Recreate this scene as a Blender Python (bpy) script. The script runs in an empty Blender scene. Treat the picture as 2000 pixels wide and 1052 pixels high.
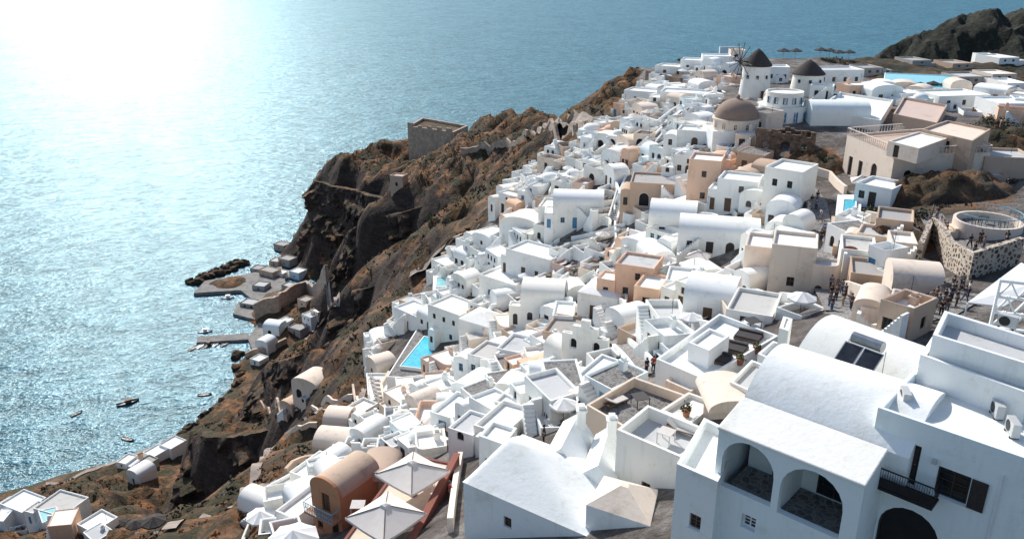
import bpy, bmesh, math, random
import numpy as np
from mathutils import Vector, Matrix, noise
RND = random.Random(11)
rad = math.radians
C = bpy.context.scene.collection
TH = rad(21); FP = 1600.0; H = 150.0
cT, sT = math.cos(TH), math.sin(TH)
AZ, EL = rad(-24), rad(36)

def ray(px, py):
    u = (px-1000)/FP; v = (py-526)/FP
    return Vector((u, cT-v*sT, -(sT+v*cT)))
def W(px, py, z):
    r = ray(px, py); d = (z-H)/r.z
    return Vector((r.x*d, r.y*d, z))
def proj(p):
    z = p[2]-H; dep = p[1]*cT - z*sT
    if dep < 1: return (-9999, -9999, dep)
    return (1000+FP*p[0]/dep, 526+FP*(-p[1]*sT - z*cT)/dep, dep)

# ------------------------------------------------------------------ camera, light
cam = bpy.data.cameras.new('camera'); cam.lens = 36*FP/2000; cam.sensor_width = 36
cam.clip_end = 30000; cam.clip_start = .5
co = bpy.data.objects.new('camera', cam); C.objects.link(co)
co.location = (0, 0, H); co.rotation_euler = (rad(90)-TH, 0, 0)
bpy.context.scene.camera = co
S = Vector((math.sin(AZ)*math.cos(EL), math.cos(AZ)*math.cos(EL), math.sin(EL)))
sl = bpy.data.lights.new('sun', 'SUN'); sl.energy = 5.0; sl.angle = rad(.5); sl.color = (1, .96, .90)
so = bpy.data.objects.new('sun', sl); C.objects.link(so); so.rotation_euler = S.to_track_quat('Z', 'Y').to_euler()
so.location = (0, 0, 300)
w = bpy.data.worlds.new('World'); bpy.context.scene.world = w; w.use_nodes = True
nt = w.node_tree; bg = nt.nodes['Background']
sk = nt.nodes.new('ShaderNodeTexSky'); sk.sky_type = 'NISHITA'; sk.sun_disc = False
sk.sun_elevation = EL; sk.sun_rotation = AZ % (2*math.pi); sk.dust_density = 1.2; sk.ozone_density = 1.5
nt.links.new(sk.outputs[0], bg.inputs[0]); bg.inputs[1].default_value = .145
vs = bpy.context.scene.view_settings; vs.view_transform = 'Standard'; vs.look = 'None'; vs.exposure = 0

# ------------------------------------------------------------------ materials
def nm(name):
    m = bpy.data.materials.new(name); m.use_nodes = True
    return m, m.node_tree, m.node_tree.nodes['Principled BSDF']
def nz(nt, vec, sc, det=5, ro=.6):
    n = nt.nodes.new('ShaderNodeTexNoise'); n.inputs['Scale'].default_value = sc
    n.inputs['Detail'].default_value = det; n.inputs['Roughness'].default_value = ro
    nt.links.new(vec, n.inputs['Vector']); return n.outputs['Fac']
def ramp(nt, fac, stops):
    r = nt.nodes.new('ShaderNodeValToRGB'); e = r.color_ramp.elements
    while len(e) < len(stops): e.new(.5)
    for i, (p, c) in enumerate(stops):
        e[i].position = p; e[i].color = (c[0], c[1], c[2], 1)
    nt.links.new(fac, r.inputs[0]); return r.outputs[0]
def mix(nt, fac, a, b, mode='MIX'):
    n = nt.nodes.new('ShaderNodeMix'); n.data_type = 'RGBA'; n.blend_type = mode
    for s, v in ((n.inputs[0], fac), (n.inputs[6], a), (n.inputs[7], b)):
        if hasattr(v, 'is_linked'): nt.links.new(v, s)
        elif isinstance(v, (int, float)): s.default_value = v
        else: s.default_value = (v[0], v[1], v[2], 1)
    return n.outputs[2]
def geo(nt):
    return nt.nodes.new('ShaderNodeNewGeometry')
def mapv(nt, vec, sc):
    m = nt.nodes.new('ShaderNodeMapping'); m.inputs['Scale'].default_value = sc
    nt.links.new(vec, m.inputs[0]); return m.outputs[0]
def bump(nt, b, h, st=.3, dist=.05):
    n = nt.nodes.new('ShaderNodeBump'); n.inputs['Strength'].default_value = st; n.inputs['Distance'].default_value = dist
    nt.links.new(h, n.inputs['Height']); nt.links.new(n.outputs[0], b.inputs['Normal']); return n.outputs[0]
def mth(nt, op, a, bb):
    n = nt.nodes.new('ShaderNodeMath'); n.operation = op
    for i, v in enumerate((a, bb)):
        if hasattr(v, 'is_linked'): nt.links.new(v, n.inputs[i])
        else: n.inputs[i].default_value = v
    return n.outputs[0]
def plaster(name, c, dirt=.75, rand=.06, warm=(1, .955, .89), streak=.5):
    m, nt, b = nm(name); g = geo(nt); pos = g.outputs['Position']
    n1 = nz(nt, pos, .55, 7, .65); n2 = nz(nt, mapv(nt, pos, (2.2, 2.2, .25)), 1.0, 4); n3 = nz(nt, pos, 2.2, 6, .7)
    d = tuple(x*dirt for x in c)
    a = ramp(nt, n1, [(.26, (d[0]*.98, d[1]*.96, d[2]*.91)), (.44, c), (.8, tuple(min(.91, x*1.05) for x in c))])
    s = ramp(nt, n2, [(.25, (.76, .735, .70)), (.43, (1, 1, 1))])
    a = mix(nt, streak, a, s, 'MULTIPLY')
    a = mix(nt, streak*.8, a, ramp(nt, n3, [(.30, (.80, .77, .73)), (.40, (1, 1, 1))]), 'MULTIPLY')
    oi = nt.nodes.new('ShaderNodeObjectInfo')
    t = ramp(nt, oi.outputs['Random'], [(0, (1, 1, 1)), (.45, (1-rand,)*3), (.75, warm), (1, (.97, .99, 1))])
    a = mix(nt, 1.0, a, t, 'MULTIPLY')
    nt.links.new(a, b.inputs['Base Color']); b.inputs['Roughness'].default_value = .9
    bump(nt, b, nz(nt, pos, 3.0, 8, .7), .4, .07)
    return m
def flat(name, c, rough=.6, metal=0, var=.15, sc=3.0, bm=.1):
    m, nt, b = nm(name); pos = geo(nt).outputs['Position']
    n = nz(nt, pos, sc, 5)
    a = ramp(nt, n, [(.3, tuple(x*(1-var) for x in c)), (.7, tuple(min(1, x*(1+var)) for x in c))])
    nt.links.new(a, b.inputs['Base Color']); b.inputs['Roughness'].default_value = rough; b.inputs['Metallic'].default_value = metal
    if bm: bump(nt, b, n, bm, .03)
    return m
def stone(name, c1, c2, mortar, sc=2.0, edge=.06):
    m, nt, b = nm(name); pos = geo(nt).outputs['Position']
    v = nt.nodes.new('ShaderNodeTexVoronoi'); v.inputs['Scale'].default_value = sc; nt.links.new(pos, v.inputs['Vector'])
    e = nt.nodes.new('ShaderNodeTexVoronoi'); e.feature = 'DISTANCE_TO_EDGE'; e.inputs['Scale'].default_value = sc; nt.links.new(pos, e.inputs['Vector'])
    col = ramp(nt, v.outputs['Color'], [(.2, c1), (.8, c2)])
    f = ramp(nt, e.outputs['Distance'], [(edge*.6, (0, 0, 0)), (edge*1.4, (1, 1, 1))])
    a = mix(nt, f, mortar, col)
    a = mix(nt, .6, a, ramp(nt, nz(nt, pos, .5, 6), [(.3, (.6, .58, .55)), (.65, (1, 1, 1))]), 'MULTIPLY')
    nt.links.new(a, b.inputs['Base Color']); b.inputs['Roughness'].default_value = .95
    bump(nt, b, e.outputs['Distance'], .6, .12)
    return m
M = {}
M['white'] = plaster('whitewash', (.875, .89, .865), .86, .035, streak=.42)
M['cool_shade'] = plaster('shade-tinted whitewash', (.82, .895, .895), .9, .03, streak=.35)  # whitewash copy with the pale cyan of open shade put into its colour
M['cream'] = plaster('cream plaster', (.80, .68, .57))
M['pink'] = plaster('rose plaster', (.62, .47, .40), .8)
M['peach'] = plaster('peach plaster', (.80, .54, .39), .85)
M['terra'] = plaster('ochre orange plaster', (.52, .26, .14), .85)
M['red'] = plaster('dull red plaster', (.27, .095, .07), .8)
M['tan'] = plaster('tan plaster', (.56, .42, .32), .75)
M['weather'] = plaster('weathered grey plaster', (.40, .385, .365), .6)
M['floor'] = plaster('grey roof screed', (.55, .56, .56), .65)
M['wfloor'] = plaster('white roof screed', (.85, .86, .835), .76, .04, streak=.35)
M['pave'] = stone('grey paving', (.13, .125, .125), (.25, .24, .23), (.32, .31, .295), 2.8, .05)
M['stone'] = stone('brown rubble stone', (.085, .058, .04), (.22, .15, .11), (.16, .12, .09), 2.2, .05)
M['spot'] = stone('tan wall set with dark stones', (.06, .042, .032), (.19, .125, .085), (.60, .52, .43), 2.1, .15)
M['fort'] = stone('fort masonry', (.42, .32, .24), (.60, .48, .38), (.46, .36, .28), .8, .05)
M['thatch'] = flat('dark thatch', (.05, .042, .038), .95, 0, .5, 6, .8)
M['dome'] = plaster('weathered brown dome plaster', (.30, .215, .165), .65)
M['canvas'] = flat('cream canvas', (.72, .66, .60), .9, 0, .06, 1.5)
M['wcanvas'] = flat('white canvas', (.80, .80, .78), .9, 0, .05, 1.5)
M['dcanvas'] = flat('charcoal canvas', (.035, .035, .04), .9, 0, .2)
M['wood'] = flat('brown wood', (.13, .075, .045), .7, 0, .3, 8)
M['dwood'] = flat('dark wood', (.035, .028, .025), .6, 0, .3, 8)
M['blue'] = flat('blue paint', (.07, .24, .42), .5, 0, .15)
M['sky'] = flat('pale blue paint', (.22, .46, .58), .5, 0, .1)
M['wpaint'] = flat('white paint', (.78, .79, .79), .5, 0, .05)
M['metal'] = flat('black iron', (.02, .022, .025), .45, .4, .2)
M['steel'] = flat('brushed steel', (.36, .37, .38), .28, .9, .15)
M['grey'] = flat('grey plastic', (.50, .51, .51), .5, 0, .05)
M['cushion'] = flat('dark cushion fabric', (.045, .04, .04), .9, 0, .2)
M['lcushion'] = flat('pale cushion fabric', (.62, .58, .54), .9, 0, .08)
M['soil'] = flat('terracotta pot', (.32, .14, .08), .8, 0, .15)
M['conc'] = flat('quay concrete', (.22, .21, .195), .9, 0, .35, .4, .3)
M['track'] = flat('pale dusty track', (.30, .25, .21), .95, 0, .3, .5, .3)
M['rail'] = plaster('cream balustrade', (.70, .63, .57))
M['dark'] = flat('painted shade in openings', (.012, .012, .014), .9, 0, .3)  # near-black panel colour painted as the shade behind open arches
M['hull'] = flat('dark hull paint', (.025, .03, .035), .5, 0, .2)
M['whull'] = flat('white hull paint', (.7, .72, .72), .4, 0, .06)
M['deck'] = flat('deck boards', (.30, .22, .15), .7, 0, .25, 5)
m, nt_, b = nm('window glass'); b.inputs['Base Color'].default_value = (.012, .018, .022, 1); b.inputs['Roughness'].default_value = .12; M['glass'] = m
n_ = nz(nt_, geo(nt_).outputs['Position'], 1.2); nt_.links.new(ramp(nt_, n_, [(.3, (.008, .01, .012)), (.7, (.03, .04, .045))]), b.inputs['Base Color'])
m, nt_, b = nm('solar glass'); b.inputs['Roughness'].default_value = .08; M['solar'] = m
nt_.links.new(ramp(nt_, nz(nt_, geo(nt_).outputs['Position'], 2), [(.3, (.01, .012, .018)), (.7, (.03, .035, .045))]), b.inputs['Base Color'])
m, nt_, b = nm('pool water'); b.inputs['Roughness'].default_value = .08; M['pool'] = m
p_ = geo(nt_).outputs['Position']; n_ = nz(nt_, p_, 1.5, 4)
nt_.links.new(ramp(nt_, n_, [(.3, (.02, .42, .58)), (.7, (.06, .62, .76))]), b.inputs['Base Color']); bump(nt_, b, n_, .2, .1)
m, nt_, b = nm('pale plunge pool water'); b.inputs['Roughness'].default_value = .08; M['tub'] = m
p_ = geo(nt_).outputs['Position']; n_ = nz(nt_, p_, 1.5, 4)
nt_.links.new(ramp(nt_, n_, [(.3, (.20, .55, .58)), (.7, (.36, .66, .66))]), b.inputs['Base Color']); bump(nt_, b, n_, .2, .1)
def leafmat(name, a, bb):
    m, nt, b = nm(name); pos = geo(nt).outputs['Position']
    nt.links.new(ramp(nt, nz(nt, pos, .35, 6, .7), [(.32, a), (.68, bb)]), b.inputs['Base Color'])
    b.inputs['Roughness'].default_value = .8; return m
M['leaf'] = leafmat('dark scrub leaves', (.012, .016, .009), (.048, .050, .022))
M['dry'] = leafmat('dry ochre grass', (.11, .052, .019), (.32, .15, .055))
M['green'] = leafmat('garden leaves', (.03, .05, .015), (.09, .11, .035))
M['bark'] = flat('bark', (.08, .055, .04), .9, 0, .3, 6, .5)
# sea
m, nt_, b = nm('sea water'); M['sea'] = m
p_ = geo(nt_).outputs['Position']
rt = nt_.nodes.new('ShaderNodeMapping'); rt.inputs['Rotation'].default_value = (0, 0, rad(-25)); nt_.links.new(p_, rt.inputs[0]); p_ = rt.outputs[0]
a0 = nz(nt_, p_, .012, 3, .5)
a1 = nz(nt_, mapv(nt_, p_, (.6, 1, 1)), .085, 4, .6)
a2 = nz(nt_, mapv(nt_, p_, (.55, 1, 1)), .34, 4, .58)
a3 = nz(nt_, mapv(nt_, p_, (.65, 1, 1)), 1.15, 3, .55)
hgt = mth(nt_, 'ADD', mth(nt_, 'ADD', mth(nt_, 'MULTIPLY', a1, 1.6), mth(nt_, 'MULTIPLY', a2, 1.05)), mth(nt_, 'MULTIPLY', a3, .36))
nrm_ = bump(nt_, b, hgt, 1.0, 1.0)
dif = nt_.nodes.new('ShaderNodeBsdfDiffuse'); gls = nt_.nodes.new('ShaderNodeBsdfGlossy'); fre = nt_.nodes.new('ShaderNodeFresnel'); mx = nt_.nodes.new('ShaderNodeMixShader')
rip = mth(nt_, 'ADD', mth(nt_, 'ADD', mth(nt_, 'MULTIPLY', a1, .30), mth(nt_, 'MULTIPLY', a2, .40)), mth(nt_, 'ADD', mth(nt_, 'MULTIPLY', a3, .20), mth(nt_, 'MULTIPLY', a0, .10)))  # ripple tone: wave-slope light and dark painted into colour and reflection
nt_.links.new(ramp(nt_, rip, [(.40, (.003, .036, .060)), (.50, (.012, .090, .140)), (.60, (.040, .170, .240))]), dif.inputs['Color'])
gls.inputs['Color'].default_value = (.68, .91, 1, 1); gls.inputs['Roughness'].default_value = .24; fre.inputs['IOR'].default_value = 1.33
for n_ in (dif, gls, fre): nt_.links.new(nrm_, n_.inputs['Normal'])
cl_ = mth(nt_, 'MINIMUM', mth(nt_, 'ADD', mth(nt_, 'MULTIPLY', fre.outputs[0], .88), .014), .33)
cl_ = mth(nt_, 'MULTIPLY', cl_, ramp(nt_, rip, [(.42, (.68, .68, .68)), (.58, (1, 1, 1))]))
nt_.links.new(cl_, mx.inputs[0]); nt_.links.new(dif.outputs[0], mx.inputs[1]); nt_.links.new(gls.outputs[0], mx.inputs[2])
nt_.links.new(mx.outputs[0], nt_.nodes['Material Output'].inputs['Surface'])
# terrain
def terrmat(name, k=1.0, tint=(1, 1, 1), bare=False):
    m, nt, b = nm(name); g = geo(nt); pos = g.outputs['Position']
    t3 = lambda r_, g_, b_: (r_*k*tint[0], g_*k*tint[1], b_*k*tint[2])
    sep = nt.nodes.new('ShaderNodeSeparateXYZ'); nt.links.new(g.outputs['Normal'], sep.inputs[0])
    nb = nz(nt, pos, .045, 8, .7); ns = nz(nt, pos, .28, 9, .72); nf = nz(nt, pos, 1.3, 6, .7); no = nz(nt, pos, .09, 6, .65)
    st = nz(nt, mapv(nt, pos, (.2, .2, .8)), .5, 8, .7)
    rock = ramp(nt, st, [(.30, t3(.012, .009, .008)), (.45, t3(.068, .042, .031)), (.55, t3(.026, .017, .014)), (.72, t3(.16, .100, .070))])
    rock = mix(nt, .8, rock, ramp(nt, ns, [(.32, (.4, .38, .37)), (.62, (1.2, 1.15, 1.1))]), 'MULTIPLY')
    grass = ramp(nt, ns, [(.32, t3(.022, .019, .010)), (.44, t3(.070, .045, .020)), (.53, t3(.22, .098, .038)), (.72, t3(.42, .195, .078))])
    grass2 = ramp(nt, nf, [(.3, t3(.015, .016, .008)), (.55, t3(.070, .058, .026)), (.72, t3(.16, .11, .057))])
    gr = mix(nt, ramp(nt, no, [(.43, (0, 0, 0)), (.55, (1, 1, 1))]), grass2, grass)
    gr = mix(nt, ramp(nt, nb, [(.52, (0, 0, 0)), (.64, (.5, .5, .5))]), gr, ramp(nt, nf, [(.3, t3(.11, .085, .06)), (.7, t3(.24, .19, .14))]))
    fl = mth(nt, 'ADD', sep.outputs['Z'], mth(nt, 'MULTIPLY', mth(nt, 'SUBTRACT', ns, .5), .45))
    if bare:
        c = mix(nt, ramp(nt, ns, [(.5, (0, 0, 0)), (.68, (.8, .8, .8))]), mix(nt, .5, rock, grass2), ramp(nt, nf, [(.3, t3(.10, .09, .07)), (.7, t3(.26, .23, .19))]))
    else:
        c = mix(nt, ramp(nt, fl, [(.62, (0, 0, 0)), (.80, (1, 1, 1))]), rock, gr)
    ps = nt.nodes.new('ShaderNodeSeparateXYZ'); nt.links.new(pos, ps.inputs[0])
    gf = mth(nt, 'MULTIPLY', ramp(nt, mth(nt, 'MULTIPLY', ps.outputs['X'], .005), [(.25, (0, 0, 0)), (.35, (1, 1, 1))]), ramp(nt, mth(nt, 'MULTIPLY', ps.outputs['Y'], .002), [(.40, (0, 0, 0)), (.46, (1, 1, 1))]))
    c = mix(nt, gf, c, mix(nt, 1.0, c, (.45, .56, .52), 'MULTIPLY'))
    at = nt.nodes.new('ShaderNodeAttribute'); at.attribute_name = 'village'
    vm = ramp(nt, mth(nt, 'ADD', at.outputs['Fac'], mth(nt, 'MULTIPLY', mth(nt, 'SUBTRACT', ns, .5), .7)), [(.42, (0, 0, 0)), (.56, (1, 1, 1))])
    conc = ramp(nt, ns, [(.3, (.06, .047, .038)), (.48, (.15, .127, .112)), (.7, (.38, .36, .34))])
    c = mix(nt, vm, c, conc)
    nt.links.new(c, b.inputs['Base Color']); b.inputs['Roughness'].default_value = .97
    bump(nt, b, mth(nt, 'ADD', mth(nt, 'ADD', ns, mth(nt, 'MULTIPLY', nf, .35)), mth(nt, 'MULTIPLY', st, .8)), 1.0, 1.4)
    return m
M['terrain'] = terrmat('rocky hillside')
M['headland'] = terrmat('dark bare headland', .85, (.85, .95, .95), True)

# ------------------------------------------------------------------ terrain height
VILL = [(1262,122),(1450,88),(1690,135),(1700,165),(1860,185),(2000,185),(2100,250),(2700,400),(2700,1600),(880,1300),(540,1300),(555,960),(640,880),(740,825),(718,700),(745,640),(830,560),(870,500),(960,430),(985,360),(1060,310),(1150,290),(1200,240),(1230,190)]
UNV = [[(1715,312),(1960,305),(2000,400),(1840,420),(1740,395)], [(1690,425),(1815,400),(1800,500),(1700,520)], [(1555,300),(1640,270),(1655,335),(1580,345)], [(1900,230),(2100,230),(2100,320),(1960,290)]]
def inpoly(x, y, poly):
    c = False; n = len(poly); j = n-1
    for i in range(n):
        xi, yi = poly[i]; xj, yj = poly[j]
        if (yi > y) != (yj > y) and x < (xj-xi)*(y-yi)/(yj-yi)+xi: c = not c
        j = i
    return c
PXC = [(1615,560,118),(1820,605,123),(1590,400,119),(1850,450,122),(1700,350,119.5),(1470,190,123),(1575,185,123),(1750,200,122),(1940,190,122),(1290,130,120),
(1000,380,102),(1140,260,104),(870,500,88),(720,700,77),(740,810,82),(640,870,84),(560,930,90),(650,1040,106.5),(870,1010,113.5),(1030,1045,118),
(1080,700,102),(1060,610,98),(1230,560,108),(1380,530,112),(1140,450,105),(1300,330,115),(1230,230,116),(1400,270,121),(1240,790,115),(1000,800,108.5),(850,830,97),(1450,620,117),(900,700,88),(960,560,94),
(640,700,66),(375,940,8),(250,905,3),(80,948,4),(200,985,16),(450,990,46),(530,880,60),(560,790,58),(600,760,62),
(500,1040,94),(350,1040,70),(200,1045,55),(60,1045,52),(300,990,35),(120,985,24),(660,830,74),
(500,610,2.5),(540,570,4),(640,330,46),(720,310,56),(840,245,69),(800,318,54),(840,318,55),(880,322,57),(950,218,82),(1040,216,90),(1090,216,96),(1060,222,92),(1140,204,103),(1190,180,110),(1260,140,116),
(850,395,71),(625,660,4),(740,545,70),(850,440,76),(780,480,66),(940,330,82),(1000,300,91),(900,400,82),(1080,245,97),(760,345,55),(860,345,68),(960,270,82),
(540,660,4),(580,640,5),(490,700,3),(440,565,1.5),(400,558,1.2),(480,540,1.5),(560,480,3),(580,450,3),(350,855,1.5),(470,748,1),
(700,470,50),(640,520,6),(690,600,24),(660,650,12),(820,480,70),(560,740,40),(640,640,50),(590,720,52)]
OFF = [(300,800),(400,745),(420,720),(430,690),(430,620),(300,560),(360,520),(470,490),(540,420),(150,880),(0,915),(250,870),(340,600)]
WC = [(10,30,123.5),(18,27,123.5),(27,40,126),(20,45,124),(0,25,119),(-20,25,112),(-45,30,96),(60,50,126),(50,20,126),(80,80,124),(100,120,122),(-10,10,117),(-70,60,75),(-110,60,45),(-150,80,25),(-180,130,10),
(0,-20,112),(80,-20,124),(-100,-20,60),(200,100,118),(300,60,115),(-170,250,-12),(-200,200,-8),(-110,460,-14),(-60,480,-14),(-140,430,-12),(-20,460,-14),(22,410,-14),(48,350,-14),(66,325,5),(85,345,-12),
(45,245,120),(62,252,120),(80,255,120),(100,258,119.5),(75,275,106),(100,290,103),(150,320,99),(220,340,96),(320,340,96),(110,345,15),(200,410,5),(130,385,-14),(320,470,-14),(230,450,-14),(-105,425,25),(-300,200,-20),(-300,500,-20),(0,600,-20),(330,620,-20),(58,225,121),(90,225,121),(130,230,119),(200,230,114)]
CHAINS = [[(618,332,40,3,-8,-2),(612,352,43,4,-7,-5),(650,362,45,5,-4,-9),(700,374,48,8,-3,-9),(750,392,51,14,-3,-9)],
 [(655,478,40,6,-6,-6),(700,436,55,16,-5,-9),(760,418,62,26,-4,-9),(830,404,69,42,-3,-9)],
 [(640,615,52,18,-7,-6),(690,565,62,30,-7,-7),(735,560,66,44,-6,-7)],
 [(495,742,22,3,-6,-5),(540,705,40,10,-6,-7),(600,690,54,26,-6,-7)],
 [(362,850,34,4,-7,-4),(400,845,42,10,-4,-9),(460,850,45,18,-3,-9),(520,850,50,30,-3,-8)]]
pts = [tuple(W(*p)) for p in PXC] + [tuple(W(a, b_, -9)) for a, b_ in OFF] + WC
for ch in CHAINS:
    for px, py, zt, zb, ox, oy in ch:
        P = W(px, py, zt); pts += [tuple(P), (P.x+ox, P.y+oy, zb)]
A = np.array(pts); n = len(A)
def phi(r2): return np.sqrt(r2+9.0)
D2 = ((A[:, None, :2]-A[None, :, :2])**2).sum(-1)
K = np.zeros((n+3, n+3)); K[:n, :n] = phi(D2)-np.eye(n)*.8
K[:n, n] = 1; K[:n, n+1:] = A[:, :2]; K[n, :n] = 1; K[n+1:, :n] = A[:, :2].T
wts = np.linalg.solve(K, np.concatenate([A[:, 2], [0, 0, 0]]))
GX0, GX1, GY0, GY1, ST = -260., 330., -20., 520., 2.0
gx = np.arange(GX0, GX1+.1, ST); gy = np.arange(GY0, GY1+.1, ST)
NX, NY = len(gx), len(gy)
XX, YY = np.meshgrid(gx, gy)
ZZ = np.zeros_like(XX)
for j in range(NY):
    r2 = (XX[j][:, None]-A[None, :, 0])**2+(YY[j][:, None]-A[None, :, 1])**2
    ZZ[j] = phi(r2) @ wts[:n] + wts[n] + wts[n+1]*XX[j] + wts[n+2]*YY[j]
gY, gX = np.gradient(ZZ, ST); SLP = np.sqrt(gX**2+gY**2)
VM = np.zeros_like(ZZ); RM = np.zeros_like(ZZ)
for j in range(NY):
    for i in range(NX):
        q = proj((XX[j, i], YY[j, i], ZZ[j, i]))
        iv = (q[2] < 12 or inpoly(q[0], q[1], VILL)) and ZZ[j, i] > 60
        RM[j, i] = 1 if iv else 0
        VM[j, i] = 1 if iv and not any(inpoly(q[0], q[1], u_) for u_ in UNV) else 0
def blur(a):
    p = np.pad(a, 1, mode='edge')
    return sum(p[1+dy:1+dy+a.shape[0], 1+dx:1+dx+a.shape[1]] for dy in (-1, 0, 1) for dx in (-1, 0, 1))/9
VM = blur(blur(VM)); RM = blur(blur(RM))
for j in range(NY):
    for i in range(NX):
        k = 1-RM[j, i]; z = ZZ[j, i]
        if k <= .02 or z < -6: continue
        p = Vector((XX[j, i], YY[j, i], z*.6))
        f = noise.fractal(p*.03, 1, 2, 4)*4 + (.3-abs(noise.fractal(p*.075, 1, 2, 4)))*8.5 + (.25-abs(noise.fractal(p*.3, 1, 2, 2)))*2.4
        am = min(1, max(0, (z+1)/14))/(1+(SLP[j, i]/1.3)**2)
        if XX[j, i] > 55: am *= .3
        ZZ[j, i] = z + f*k*am
def tz(x, y):
    fx = (x-GX0)/ST; fy = (y-GY0)/ST
    if fx < 0 or fy < 0 or fx >= NX-1 or fy >= NY-1: return -20
    i = int(fx); j = int(fy); a = fx-i; b_ = fy-j
    return (ZZ[j, i]*(1-a)+ZZ[j, i+1]*a)*(1-b_)+(ZZ[j+1, i]*(1-a)+ZZ[j+1, i+1]*a)*b_
def ground(px, py):
    r = ray(px, py); d = 25.0
    while d < 3000:
        p = r*d; z = max(0, tz(p.x, p.y))
        if p.z+H < z:
            lo, hi = d-.8, d
            for _ in range(12):
                mdl = (lo+hi)/2; p = r*mdl
                if p.z+H < max(0, tz(p.x, p.y)): hi = mdl
                else: lo = mdl
            p = r*hi
            return Vector((p.x, p.y, max(0, tz(p.x, p.y))))
        d += .8
    p = r*d; return Vector((p.x, p.y, 0))

# ------------------------------------------------------------------ mesh helpers
class MB:
    def __init__(s): s.v = []; s.f = []; s.m = []
    def add(s, vs_, fs, mi=0):
        o = len(s.v); s.v += [tuple(p) for p in vs_]; s.f += [[i+o for i in f] for f in fs]; s.m += [mi]*len(fs)
    def box(s, x0, x1, y0, y1, z0, z1, mi=0, T=None):
        vs_ = [Vector((x, y, z)) for z in (z0, z1) for y in (y0, y1) for x in (x0, x1)]
        if T is not None: vs_ = [T @ p for p in vs_]
        s.add(vs_, [(0, 2, 3, 1), (4, 5, 7, 6), (0, 1, 5, 4), (2, 6, 7, 3), (0, 4, 6, 2), (1, 3, 7, 5)], mi); return s
    def prism(s, poly, z0, z1, mi=0, top=True):
        n = len(poly); vs_ = [(p[0], p[1], z0) for p in poly]+[(p[0], p[1], z1) for p in poly]
        fs = [(i, (i+1) % n, n+(i+1) % n, n+i) for i in range(n)]
        if top: fs.append(tuple(range(n, 2*n)))
        s.add(vs_, fs, mi); return s
    def tube(s, p, q, r0, r1=None, n=8, mi=0):
        p, q = Vector(p), Vector(q); r1 = r0 if r1 is None else r1
        d = (q-p).normalized(); a = d.orthogonal().normalized(); b_ = d.cross(a)
        vs_ = [p+(a*math.cos(t)+b_*math.sin(t))*r0 for t in [2*math.pi*i/n for i in range(n)]]
        vs_ += [q+(a*math.cos(t)+b_*math.sin(t))*r1 for t in [2*math.pi*i/n for i in range(n)]]
        fs = [(i, (i+1) % n, n+(i+1) % n, n+i) for i in range(n)]+[tuple(range(n))[::-1], tuple(range(n, 2*n))]
        s.add(vs_, fs, mi); return s
    def lathe(s, prof, n=24, cx=0, cy=0, mi=0, sx=1, sy=1, a0=0):
        vs_ = []; fs = []
        for r, z in prof:
            for i in range(n):
                t = a0+2*math.pi*i/n; vs_.append((cx+r*sx*math.cos(t), cy+r*sy*math.sin(t), z))
        for k in range(len(prof)-1):
            for i in range(n):
                fs.append((k*n+i, k*n+(i+1) % n, (k+1)*n+(i+1) % n, (k+1)*n+i))
        fs.append(tuple(range((len(prof)-1)*n, len(prof)*n)))
        s.add(vs_, fs, mi); return s
    def vault(s, x0, x1, y0, y1, z, rise, axis='x', n=14, mi=0, p=None):
        vs_ = []; fs = []
        for e in (0, 1):
            for k in range(n+1):
                if p: c = k/n; h = z+rise*(1-abs(2*c-1)**p)
                else: t = math.pi*k/n; c = (1-math.cos(t))/2; h = z+rise*math.sin(t)**.85
                if axis == 'x': vs_.append((x0 if e == 0 else x1, y0+(y1-y0)*c, h))
                else: vs_.append((x0+(x1-x0)*c, y0 if e == 0 else y1, h))
        m_ = n+1
        for k in range(n): fs.append((k, k+1, m_+k+1, m_+k))
        fs.append(tuple(range(m_))); fs.append(tuple(range(m_, 2*m_)))
        s.add(vs_, fs, mi); return s
    def mesh(s, name, mats, smooth=0):
        me = bpy.data.meshes.new(name); me.from_pydata(s.v, [], s.f)
        for m_ in (mats if isinstance(mats, (list, tuple)) else [mats]): me.materials.append(m_)
        me.polygons.foreach_set('material_index', s.m)
        if smooth:
            me.polygons.foreach_set('use_smooth', [True]*len(me.polygons))
            me.set_sharp_from_angle(angle=rad(smooth))
        me.update(); return me
    def build(s, name, mats, parent=None, smooth=0, loc=None, rz=0):
        return obj(name, s.mesh(name, mats, smooth), parent, loc, rz)
def obj(name, me, parent=None, loc=None, rz=0):
    o = bpy.data.objects.new(name, me); C.objects.link(o)
    if parent: o.parent = parent
    if loc is not None: o.location = loc
    if rz: o.rotation_euler = (0, 0, rz)
    return o
def tag(o, label=None, cat=None, group=None, kind=None):
    if label: o['label'] = label
    if cat: o['category'] = cat
    if group: o['group'] = group
    if kind: o['kind'] = kind
    return o
def empty(name, loc, rz=0):
    o = bpy.data.objects.new(name, None); C.objects.link(o); o.location = loc; o.rotation_euler = (0, 0, rz); o.empty_display_size = .2
    return o
def bevel(o, wd=.05, seg=2):
    m_ = o.modifiers.new('soft edge', 'BEVEL'); m_.width = wd; m_.segments = seg; m_.limit_method = 'ANGLE'; m_.angle_limit = rad(50); return o
def dup(root, loc, rz):
    r = root.copy(); C.objects.link(r); r.location = loc; r.rotation_euler = (0, 0, rz)
    for ch in list(root.children):
        c_ = ch.copy(); C.objects.link(c_); c_.parent = r
        for g_ in list(ch.children):
            d_ = g_.copy(); C.objects.link(d_); d_.parent = c_
    return r
AL = []
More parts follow.
